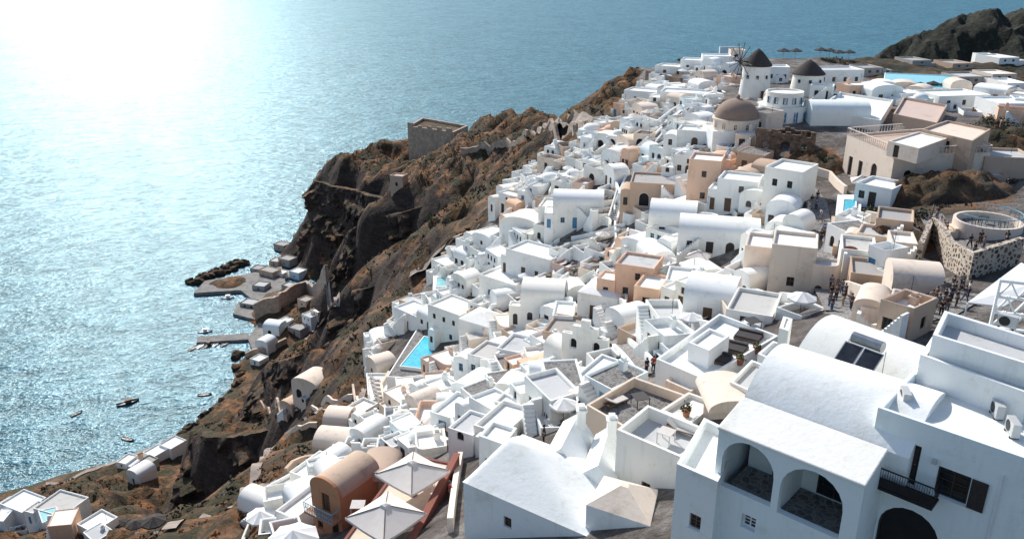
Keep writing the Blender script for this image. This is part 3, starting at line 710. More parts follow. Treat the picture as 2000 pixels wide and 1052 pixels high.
polyhouse('second white gabled annex nearer the hipped lantern block', [(1133,925),(1202,958),(1218,870),(1163,848)], 120.6, 114, roof='gable', rise=1.2, fine=True, chim=[(.6, 1.5, 2.0)])  # this chimney too is added for its diagonal shadow
polyhouse('little white block behind the big sloping-roofed house', [(935,850),(985,868),(1010,835),(962,820)], 117.5, 110, para=.25, fine=True, bev=.05, ops=[(0,.8,.6,115,.8,False,'W','wood')])
polyhouse('small white block with a beige hipped roof lantern', [(1145,985),(1270,1027),(1285,955),(1180,928)], 121.6, 114, roof='hip', rise=.9, fine=True, rmat='cream', bev=.04)
polyhouse('white house whose grey parapet terrace has a corner step', [(1205,838),(1330,892),(1400,845),(1265,790)], 123.8, 116, fine=True, bev=.05, para=.8, rmat='floor', ops=[(0,2.2,.6,120.2,.9,False,'W','wood')])
polyhouse('white walled terrace with a sun lounger and dark table', [(1145,790),(1228,838),(1352,775),(1238,735)], 119.9, 113, cat='terrace', name='terrace', fine=True, bev=.05, para=.75, rmat='pave', mat='cream', ops=[(0,1.4,.8,116,1.9,False,'D','wood')])
polyhouse('white roof terrace with dark square sun mats and planters', [(1282,700),(1375,740),(1520,655),(1405,612)], 120.6, 113, cat='terrace', name='terrace', fine=True, para=.5, rmat='wfloor', bev=.05, ops=[(0,1.2,.8,117,1.0,False,'W','wood'),(0,3.2,.9,115.6,1.9,False,'D','wood')])
polyhouse('white stepped roof block standing on the inner side of the sun mat terrace', [(1345,668),(1385,684),(1425,655),(1385,640)], 121.7, 119.9, below=0, para=.25, fine=True, bev=.05, rmat='white')
polyhouse('low cream roof room in front of the sun mat terrace', [(1300,742),(1350,764),(1395,732),(1350,712)], 119.6, 114, para=.25, fine=True, bev=.05, mat='cream', rmat='wfloor', ops=[(0,1.2,.8,116.5,1.2,True,'W','wood')])
polyhouse('small cream vaulted house with shadowed front above the lounger terrace', [(1375,785),(1425,806),(1462,764),(1415,745)], 121.8, 117, roof='vaulty', rise=.9, mat='cream', fine=True)
polyhouse('flat white roof with flowerpot beside the grey parapet terrace', [(1290,800),(1350,826),(1400,785),(1345,765)], 120.9, 115, para=.3, mat='white', rmat='wfloor', fine=True, bev=.05)
polyhouse('narrow white stepped roof between the sun mats and the arched loggia', [(1425,745),(1475,768),(1515,720),(1468,702)], 122.9, 116, para=.3, fine=True, bev=.05, rmat='floor')
polyhouse('long white hall roof stepping down from the bell gable', [(1090,760),(1205,800),(1290,730),(1175,690)], 112.5, 106, fine=True, para=.25, rmat='wfloor', bev=.05, ops=[(0,2,.9,108,2,True,'D','wood')])
polyhouse('white platform house below the wide vaulted roof', [(1480,690),(1535,715),(1565,685),(1510,665)], 123.0, 115, fine=True, para=.4, bev=.05)
polyhouse('grey-topped white patio house at the very bottom centre', [(1150,1075),(1330,1110),(1330,1020),(1290,1000)], 118, 112, fine=True, para=.35, rmat='pave')
def tub(px, z, label, wm='tub', name='plunge_pool'):
    P = [W(a, b_, z) for a, b_ in px]; c_ = sum(P, Vector())/len(P); r = empty(name, c_); tag(r, label, 'pool')
    poly = [(p.x-c_.x, p.y-c_.y) for p in P]; ins = inset(poly, .18); n = len(poly)
    mb = MB(); mb.prism(poly, -1.5, .0, top=False)
    mb.add([(p[0], p[1], 0) for p in poly]+[(p[0], p[1], 0) for p in ins]+[(p[0], p[1], -.3) for p in ins], [(i, (i+1) % n, n+(i+1) % n, n+i) for i in range(n)]+[(n+i, n+(i+1) % n, 2*n+(i+1) % n, 2*n+i) for i in range(n)])
    mb.build('rim', M['white'], r)
    mb = MB(); mb.add([(p[0], p[1], -.1) for p in ins], [tuple(range(n))]); mb.build('water', M[wm], r); return r
def ac(px, py, z, label, rz=ang):
    r = empty('air_conditioner', W(px, py, z), rz); tag(r, label, 'air conditioner')
    MB().box(-.42, .42, -.16, .16, .08, .68).build('casing', M['grey'], r)
    MB().lathe([(.24, 0), (.24, .012), (.05, .014)], 20).build('fan_grille', M['metal'], r, loc=(-.1, -.161, .38)).rotation_euler = (rad(90), 0, 0)
    for x in (-.3, .3): MB().box(x-.04, x+.04, -.18, .18, 0, .08).build('foot', M['metal'], r)
ac(1765,788,131.55,'air conditioner at the left corner of the large roof', ang+rad(-60)); ac(1945,812,131.55,'air conditioner standing in the middle of the large roof', ang+rad(-60)); ac(1975,848,131.55,'air conditioner nearest the front edge of the large roof', ang+rad(-60))
ac(1965,640,133.4,'air conditioner on the walled roof court by the lattice')
dr = empty('satellite_dish', W(1935,762,131.55), rad(40)); tag(dr, 'pale satellite dish on the large roof below the upper room', 'satellite dish')
MB().tube((0, 0, 0), (0, 0, .7), .03).build('mast', M['steel'], dr)
MB().lathe([(.02, 0), (.2, .03), (.38, .1), (.45, .16), (.44, .17), (.36, .12), (.02, .03)], 20).build('reflector', M['grey'], dr, 60, loc=(0, -.03, .75)).rotation_euler = (rad(65), 0, 0)
MB().tube((0, -.05, .6), (0, -.5, .85), .015).build('feed_arm', M['steel'], dr)

# ------------------------------------------------------------------ furniture makers
def lounger_proto():
    r = empty('sun_lounger', (0, 0, -50))
    mb = MB().box(-.32, .32, -.95, .95, .25, .3)
    for x in (-.28, .28):
        for y in (-.8, .8): mb.box(x-.03, x+.03, y-.03, y+.03, 0, .25)
    mb.build('frame', M['wood'], r)
    MB().box(-.3, .3, -.93, .25, .304, .38).box(-.3, .3, 0, .75, 0, .08, T=Matrix.Translation((0, .25, .31)) @ Matrix.Rotation(rad(32), 4, 'X')).build('mattress', M['lcushion'], r)
    return r
LOUNGE = lounger_proto(); used_l = [0]
def lounger(loc, rz):
    if not used_l[0]:
        used_l[0] = 1; LOUNGE.location = loc; LOUNGE.rotation_euler = (0, 0, rz); return LOUNGE
    return dup(LOUNGE, loc, rz)
def parasol(loc, r_, h, mat, n=8, square=False, rz=0):
    r = empty('parasol', loc, rz)
    MB().tube((0, 0, .06), (0, 0, h-.02), .035).build('pole', M['wood'], r)
    MB().lathe([(.3, 0), (.3, .08), (.05, .1)], 12).build('base', M['conc'], r)
    nn = 4 if square else n; ho = r_*.32 if square else r_*.38
    k = nn*4; mb = MB(); vs_ = [(0, 0, h)]
    fs = []
    for ring, fr in enumerate((.33, .66, 1.0)):
        for i in range(k):
            t = (i/k)*nn; a0 = math.floor(t); f = t-a0
            p = Vector((math.cos(2*math.pi*a0/nn), math.sin(2*math.pi*a0/nn)))*(1-f)+Vector((math.cos(2*math.pi*(a0+1)/nn), math.sin(2*math.pi*(a0+1)/nn)))*f
            sag = .10*r_*math.sin(math.pi*f)*fr*.35
            vs_.append((p.x*r_*fr, p.y*r_*fr, h-ho*fr**.92-sag))
    for i in range(k): fs.append((0, 1+i, 1+(i+1) % k))
    for g_ in (0, 1):
        for i in range(k): fs.append((1+g_*k+i, 1+(g_+1)*k+i, 1+(g_+1)*k+(i+1) % k, 1+g_*k+(i+1) % k))
    base = len(vs_)
    vs_ += [(vs_[1+2*k+i][0]*1.003, vs_[1+2*k+i][1]*1.003, vs_[1+2*k+i][2]-.18) for i in range(k)]
    fs += [(1+2*k+i, base+i, base+(i+1) % k, 1+2*k+(i+1) % k) for i in range(k)]
    mb.add(vs_, fs); mb.build('canopy', M[mat], r, 20)
    if square:
        MB().lathe([(.45, h-.16), (.3, h+.02), (.05, h+.12)], 4).build('vent_cap', M[mat], r)
        for q in range(nn):
            a = 2*math.pi*q/nn; MB().tube((0, 0, h+.0), (math.cos(a)*r_*.97, math.sin(a)*r_*.97, h-ho+.03), .03, n=5).build('rib', M['wood'], r)
    return r
def table(loc, rz=0, mat='wood', r_=.4):
    r = empty('table', loc, rz)
    MB().box(-r_, r_, -r_, r_, .70, .74).build('tabletop', M[mat], r)
    for x in (-1, 1):
        for y in (-1, 1): MB().box(x*(r_-.06)-.025, x*(r_-.06)+.025, y*(r_-.06)-.025, y*(r_-.06)+.025, 0, .7).build('leg', M[mat], r)
    return r
def leafclump(mb, c_, rx, rz_, n, s0, rng=RND):
    for _ in range(n):
        while True:
            v_ = Vector((rng.uniform(-1, 1), rng.uniform(-1, 1), rng.uniform(-1, 1)))
            if v_.length < 1: break
        v_ *= (.55+.45*rng.random())/max(.3, v_.length)*max(.35, v_.length)
        p = Vector((c_[0]+v_.x*rx, c_[1]+v_.y*rx, c_[2]+abs(v_.z)*rz_))
        a = Vector((rng.uniform(-1, 1), rng.uniform(-1, 1), rng.uniform(-1, 1))).normalized(); b_ = a.orthogonal().normalized()
        s_ = s0*rng.uniform(.6, 1.3)
        mb.add([p-a*s_, p+b_*s_*.6, p+a*s_, p-b_*s_*.6], [(0, 1, 2, 3)])
def bush(loc, r_, h, phrase, n=160, mat='green', trunk=True):
    r = empty('bush', loc)
    mb = MB()
    for k in range(5): leafclump(mb, (RND.uniform(-.5, .5)*r_, RND.uniform(-.5, .5)*r_, RND.uniform(.1, .5)*h), r_*.6, h*.6, n//5, .10+.035*r_)
    mb.build('crown', M[mat], r)
    mb = MB()
    for k in range(4): mb.tube((0, 0, -.2), (RND.uniform(-.4, .4)*r_, RND.uniform(-.4, .4)*r_, h*.6), .06, .02, 6)
    mb.build('trunk', M['bark'], r)
    auto(r, phrase, 'bush', loc); return r
def potplant(loc, s_, label=None):
    r = empty('potted_plant', loc)
    MB().lathe([(.16*s_, 0), (.24*s_, .4*s_), (.26*s_, .42*s_), (.2*s_, .42*s_)], 12).build('pot', M['soil'], r, 40)
    mb = MB(); leafclump(mb, (0, 0, .4*s_), .4*s_, .55*s_, 50, .1*s_); mb.build('leaves', M['green'], r)
    if label: tag(r, label, 'potted plant')
    else: auto(r, 'potted plant', 'potted plant', loc)
    return r
lounger(W(1203,790,119.17), rad(125)); tag(LOUNGE, 'pale sun lounger on the walled terrace beside the dark table', 'sun lounger')
tag(table(W(1250,790,119.17), rad(20), 'dwood', .55), 'dark square table on the walled terrace beside the lounger', 'table')
for (px, py, s_) in ((1400,702,'front'), (1432,682,'middle'), (1462,660,'back')):
    r = empty('sun_mat', W(px, py, 120.12), rad(-32)); tag(r, f'{s_} dark square sun mat on the white roof terrace', 'sun mat')
    MB().box(-1.05, 1.05, -.8, .8, 0, .22).build('base', M['wood'], r); MB().box(-1.0, 1.0, -.75, .75, .223, .36).box(-1.0, 1.0, .45, .74, .36, .5).build('mattress', M['cushion'], r)
tag(table(W(1468,640,120.12), rad(20), 'dwood', .6), 'dark low table at the back of the roof terrace', 'table')
potplant(W(1340,812,120.6), 1.3, 'leafy plant in a clay pot on the flat white roof')
for i, (px, py) in enumerate([(1445,712), (1478,690)]): potplant(W(px, py, 120.12), 1.3, ['left planter at the edge of the sun mat terrace', 'right planter at the edge of the sun mat terrace'][i])
tag(table(W(1300,862,123.0), rad(-35), 'lcushion', .45), 'pale table on the grey parapet terrace', 'table')
tag(lounger(W(1330,845,123.0), rad(60)), 'pale sun lounger on the grey parapet terrace', 'sun lounger')

# ------------------------------------------------------------------ ochre orange house, big umbrellas
tp = W(643,1048,106); ty = rad(-34)
tr = house(tp, ty, 3.3, 4.6, 4.3, 'vaulty', 'terra', [(0,1.65,.9,2.5,1.7,False,'D','wood'),(0,.75,.6,.5,1.2,False,'W','wood'),(0,2.5,.75,.0,1.9,False,'D','dwood')], 4, rise=1.25, fine=True, rmat='tan', bev=.04)
tag(tr, 'ochre orange house with arched gable, blue fretwork balcony and tan vault', 'house'); FOOT.append((tp.x+2, tp.y+3, 3.2))
MB().vault(-1.68, 1.68, -.03, .25, 4.3, 1.31, 'y', 16).build('gable_face', M['terra'], tr)
b_ = empty('balcony', (0, 0, 2.45)); b_.parent = tr; b_.location = (0, 0, 2.45)
MB().box(-1.6, 1.6, -.95, -.004, -.15, 0).build('slab', M['terra'], b_)
mb = MB()
for k in range(17): mb.box(-1.58+k*.196, -1.55+k*.196, -.93, -.9, 0, .9)
for k in range(16):
    x = -1.56+k*.196; mb.box(-.11, .11, -.012, .012, -.02, .02, T=Matrix.Translation((x+.1, -.915, .45)) @ Matrix.Rotation(rad(55 if k % 2 else -55), 4, 'Y') @ Matrix.Diagonal((2, 1, 1, 1)))
mb.box(-1.6, 1.6, -.95, -.88, .9, .96).box(-1.6, 1.6, -.94, -.89, .05, .1).box(-1.6, -1.55, -.9, 0, .9, .96).box(1.55, 1.6, -.9, 0, .9, .96)
mb.build('railing', M['sky'], b_)
polyhouse('short tan vaulted house behind the ochre orange gable', [(705,922),(758,940),(782,905),(732,888)], 109.8, 104, roof='vaulty', rise=.9, mat='tan', fine=True)
polyhouse('cream umbrella terrace edged by a low red wall', [(665,1060),(800,1090),(895,905),(795,885)], 112.0, 104, cat='terrace', name='terrace', para=.12, rmat='cream', mat='red', fine=True)
rw = empty('garden_wall', W(845,980,112)); tag(rw, 'long dull red wall running down beside the umbrella terrace', 'wall')
a_, c2 = W(893,905,112.2), W(795,1095,112.2)
dd = (c2-a_); L_ = dd.length; an_ = math.atan2(dd.y, dd.x)
MB().box(0, L_, -.2, .2, -4, .9).build('wall', M['red'], rw, loc=a_-rw.location, rz=an_); MB().box(-.03, L_+.03, -.26, .26, .903, 1.0).build('coping', M['red'], rw, loc=a_-rw.location, rz=an_)
for i, (px, py, z, rr, lb) in enumerate([(808,965,112,2.8,'large square cream parasol farthest up the umbrella terrace'),(757,1052,112,2.8,'large square cream parasol at the front of the umbrella terrace')]):
    tag(parasol(W(px, py, z-.1), rr, 2.9, 'canvas', square=True, rz=rad(5)), lb, 'parasol', 'cream parasols on the umbrella terrace')
tag(parasol(W(578,1090,108), 1.9, 2.6, 'wcanvas', n=8), 'white octagonal parasol at the bottom edge left of the ochre house', 'parasol')
for i, (px, py) in enumerate([(700,1000),(770,1010),(830,940)]):
    tag(table(W(px, py, 111.88), rad(20*i), 'lcushion', .5), ['left', 'middle', 'upper'][i]+' small table on the cream umbrella terrace', 'table')

# ------------------------------------------------------------------ windmills, dome, landmark buildings
def windmill(P, r_, h, rh, label, sails=None, thmat='thatch'):
    r = empty('windmill', P); tag(r, label, 'windmill')
    MB().lathe([(r_*1.12, -3), (r_*1.1, 0), (r_, h*.5), (r_*.93, h)], 28).build('tower', M['white'], r, 40)
    MB().lathe([(r_*1.02, h-.15), (r_*1.04, h+.02), (r_*.72, h+rh*.38), (r_*.36, h+rh*.75), (.05, h+rh)], 24).build('thatched_roof', M['thatch'], r, 50)
    for a in (-100, -60, -140):
        f, p_ = op_meshes('W', .55, .7, False, 'dwood', False)
        x, y = math.cos(rad(a)), math.sin(rad(a)); k = r_*.985
        obj('window', f, r, (x*k, y*k, h*.62), rad(a+90))
    f, p_ = op_meshes('D', .9, 1.9, False, 'wood', False); obj('door', f, r, (math.cos(rad(-75))*r_*1.1, math.sin(rad(-75))*r_*1.1, 0), rad(15))
    if sails:
        ax = Vector(sails).normalized(); c_ = Vector((0, 0, h+.4)); hub = c_+ax*(r_+1.3)
        MB().tube(c_, hub+ax*1.2, .16).build('shaft', M['dwood'], r)
        u_ = ax.cross(Vector((0, 0, 1))).normalized(); v_ = u_.cross(ax)
        for k in range(12):
            t = math.pi*2*k/12+.1; dv = u_*math.cos(t)+v_*math.sin(t)
            MB().tube(hub, hub+dv*3.7, .09, .05, 6).tube(hub+dv*3.7, hub+ax*1.2, .015, n=4).build('sail_arm', M['dwood'], r)
        mb = MB()
        for k in range(12):
            t, t2 = math.pi*2*k/12+.1, math.pi*2*(k+1)/12+.1
            mb.tube(hub+(u_*math.cos(t)+v_*math.sin(t))*3.5, hub+(u_*math.cos(t2)+v_*math.sin(t2))*3.5, .02, n=4)
        mb.build('rim_rope', M['dwood'], r)
    FOOT.append((P.x, P.y, r_*1.5)); return r
windmill(ground(1472,192), 2.85, 6.6, 3.2, 'tall white windmill with thatched cone and bare wooden sails', (-.85, -.35, .1))
windmill(ground(1574,186), 3.2, 4.4, 2.8, 'squat round white mill with thatched cone and no sails')
def roundwalls(P, tiers, label, cat='house', mat='white', name='house', win=True, style='blue'):
    r = empty(name, P); tag(r, label, cat); z = 0; NH[0] += 1
    for i, (rr, h) in enumerate(tiers):
        MB().lathe([(rr, z-(3 if i == 0 else 0)), (rr, z+h), (rr-.2, z+h), (rr-.2, z+h-.3)], 28).build('wall', M[mat], r, 30)
        if win:
            for k in range(6):
                a = rad(-160+k*28); f, p_ = op_meshes('W' if i else 'D', .75, 1.1 if i else 1.8, False, style, False)
                obj('window' if i else 'door', f, r, (math.cos(a)*(rr+.01), math.sin(a)*(rr+.01), z+(.7 if i else 0)), a+rad(90))
        z += h-.3 if i == 0 else h
    FOOT.append((P.x, P.y, tiers[0][0])); return r
roundwalls(ground(1527,232), [(4.2, 2.6), (3.2, 2.6)], 'two-tier rounded white house with blue openings under the windmills')
P = ground(1435,262); r = empty('church', P); tag(r, 'church with weathered brown dome on a round tan drum', 'church')
mb = MB(); shell(mb, [(-4.6, -3.6), (4.6, -3.6), (4.6, 4), (-4.6, 4)], -4, 1.2, [], para=.3); mb.build('base', M['white'], r); MB().box(-4.36, 4.36, -3.36, 3.76, .6, .9).build('terrace_roof', M['wfloor'], r)
MB().lathe([(3.75, .9), (3.75, 2.6), (3.95, 2.62), (3.95, 2.85), (3.6, 2.9)], 32).build('drum', M['cream'], r, 30)
MB().lathe([(3.6*math.cos(t), 2.9+3.1*math.sin(t)) for t in [math.pi/2*k/12 for k in range(12)]]+[(.03, 6.0)], 36).build('dome', M['dome'], r, 60)
MB().lathe([(.3, 5.9), (.3, 6.3), (.4, 6.35), (.04, 6.7)], 10).build('lantern', M['dome'], r)
for k in range(6):
    a = rad(-165+k*30); f, p_ = op_meshes('W', .6, 1.0, True, 'cream', False); obj('window', f, r, (math.cos(a)*3.77, math.sin(a)*3.77, 1.3), a+rad(90))
FOOT.append((P.x, P.y, 5))
ms = polyhouse('beige mansion with tall dark doors under a balustraded roof terrace', [(1655,262),(1748,300),(1935,298),(1842,248)], 125.3, 119, mat='cream', rmat='tan', para=.3, fine=True,
   ops=[(0,2.0,1.1,119.6,2.8,False,'D','dwood'),(0,4.8,1.1,119.6,2.8,False,'D','dwood'),(0,8.4,1.5,119.6,3.3,True,'D','dwood'),(1,2.2,1.0,121,2.0,True,'W','dwood'),(1,5.5,1.0,121,2.0,True,'W','dwood'),(1,9,1.0,121,2.0,True,'W','dwood')])
def railing(P, h, label, mat='rail', name='balustrade', step=.55, thick=.07, maxn=90, cat='railing'):
    r = empty(name, P[0]); o0 = P[0]
    if label: tag(r, label, cat)
    rl = MB(); bm_ = MB().lathe([(thick*.8, 0), (thick*1.2, h*.3), (thick*.6, h*.6), (thick*.9, h)], 6).mesh('baluster', M[mat]); n_ = 0
    for a, b2 in zip(P[:-1], P[1:]):
        a = a-o0; b2 = b2-o0; L = (b2-a).length
        if L < .05: continue
        d = (b2-a)/L; sd = Vector((-d.y, d.x, 0)).normalized()*thick*1.3; up = Vector((0, 0, .09))
        vs_ = [a+sd+Vector((0,0,h)), a-sd+Vector((0,0,h)), a-sd+up+Vector((0,0,h)), a+sd+up+Vector((0,0,h))]
        vs_ += [v_+(b2-a) for v_ in vs_]
        rl.add(vs_, [(0,1,5,4),(1,2,6,5),(2,3,7,6),(3,0,4,7),(0,3,2,1),(4,5,6,7)])
        k = int(L/step)
        for i in range(k+1):
            if n_ >= maxn: break
            obj('baluster', bm_, r, a+d*(L*i/max(1, k))); n_ += 1
    rl.build('handrail', M[mat], r); return r
mz = 125.31
railing([W(1760,254,mz),W(1655,262,mz),W(1748,300,mz),W(1800,299,mz)], .9, 'cream balustrade along the seaward edge of the mansion roof', step=.5)
railing([W(1825,299,mz),W(1935,298,mz),W(1890,272,mz)], .9, 'cream balustrade along the inland edge of the mansion roof', step=.5)
polyhouse('white flat rooftop room in the middle of the mansion terrace', [(1735,275),(1795,290),(1850,270),(1795,257)], 127.0, 125, cat='rooftop room', name='rooftop_room', mat='cream', para=.2, below=.0, rmat='wfloor', ops=[(0,1.5,.9,125.1,1.6,False,'D','dwood')])
polyhouse('tan flat-roofed rear block stacked behind the mansion terrace', [(1800,252),(1900,275),(1935,252),(1850,235)], 127.4, 120, cat='house', mat='tan', para=.3, rmat='cream', ops=[(0,2,.8,125.6,1.0,False,'W','dwood'),(0,4.5,.8,125.6,1.0,False,'W','dwood')])
polyhouse('brown walled house with rose flat roof above the mansion', [(1745,222),(1830,240),(1850,205),(1765,190)], 124.5, 119, mat='tan', rmat='pink', para=.4, ops=[(0,2,.8,121,1.2,False,'W','dwood'),(0,5,.8,121,1.2,False,'W','dwood')])
polyhouse('wide white flat roofed house beyond the mansion', [(1590,215),(1720,235),(1745,195),(1640,180)], 124.5, 119, rmat='wfloor', para=.4, ops=[(0,3,.8,121,1.2,False,'W','wood'),(0,7,.8,121,1.2,False,'W','wood')])
rp = ground(1530,305); ru = empty('ruined_house', rp, rad(-15)); tag(ru, 'ruined brown stone house with a broken top and arched doorway', 'ruin')
mb = MB()
shell(mb, [(-4.5, 0), (4.5, 0), (4.5, 5), (-4.5, 5)], -4, 2.9, [(0, 4.6, 1.5, 0, 2.4, True, 'O', 'wood'), (0, 1.6, .8, 1.1, 1.0, False, 'O', 'wood'), (0, 7.4, .8, 1.1, 1.0, False, 'O', 'wood')], .4)
for k in range(12):
    x = -4.5+k*.75; mb.box(x, x+.75, .003, .5, 2.9, 2.95+RND.random()*1.3)
    mb.box(x, x+.75, 4.5, 4.997, 2.9, 2.95+RND.random()*1.0)
mb.build('wall', M['stone'], ru); MB().box(-4.2, 4.2, .45, 4.6, -1, .1).build('floor', M['stone'], ru)
FOOT.append((rp.x, rp.y+2, 5))
r = empty('fort', W(845,290,60)); tag(r, 'ruined square stone fort on the promontory', 'fort')
o0 = r.location
tl, trr = W(796,246,72), W(886,258,72)
q = [Vector((tl.x, tl.y, 0)), Vector((trr.x, trr.y, 0)), Vector((trr.x+6, trr.y+16, 0)), Vector((tl.x+5, tl.y+22, 0))]
mb = MB(); shell(mb, [(p.x-o0.x, p.y-o0.y) for p in q], -18, 12, [], para=1.2, pt_=1.0)
mb.build('wall', M['fort'], r); mb = MB(); mb.add([(p.x-o0.x, p.y-o0.y, 10.8) for p in q], [(0,1,2,3)]); mb.build('fort_floor', M['terrain'], r)
L_ = (q[1]-q[0]).length; ex = (q[1]-q[0])/L_
for k in range(5):
    c_ = q[0]+ex*(2+k*(L_-4)/4)-Vector((o0.x, o0.y, 0)); hh = .6+RND.random()*1.6
    MB().box(-.9-RND.random(), .9+RND.random(), -.4, .4, 0, hh).build('broken_merlon', M['fort'], r, loc=(c_.x-ex.y*-.5, c_.y+.5, 12.0), rz=math.atan2(ex.y, ex.x))
bq = W(905,265,71)
r = empty('ruined_wall', Vector((bq.x, bq.y, 65)), rad(-8)); tag(r, 'low crumbling stone wall trailing right from the ruined fort', 'ruin')
mb = MB()
for k in range(8): mb.box(k*2.6, k*2.6+2.6, -.6+k*.01, .6, -8, 5.2-k*.45+RND.random()*.9)
mb.build('wall', M['fort'], r)
P = ground(775,372); r = empty('watch_chapel', P, rad(-20)); tag(r, 'tiny tan watch chapel on the slope below the fort', 'chapel')
mb = MB(); pl, _ = shell(mb, [(-2.6, 0), (2.6, 0), (2.6, 4.5), (-2.6, 4.5)], -5, 5.5, [(0,2.6,1.0,1.6,1.6,True,'O','tan')], para=.4); mb.build('wall', M['tan'], r)
mb = MB(); mb.add([(-2.4, .2, 5.1), (2.4, .2, 5.1), (2.4, 4.3, 5.1), (-2.4, 4.3, 5.1)], [(0,1,2,3)]); mb.build('roof', M['tan'], r)
for (loc, a, ww, hh, arch, kind, st) in pl: obj('opening', op_meshes('O', ww, hh, arch, st, False)[0], r, loc, a)
polyhouse('dark flat-topped stone depot at the ridge end of the road', [(1140,205),(1195,200),(1200,184),(1150,186)], 107, 102, mat='stone', rmat='stone', para=.4)

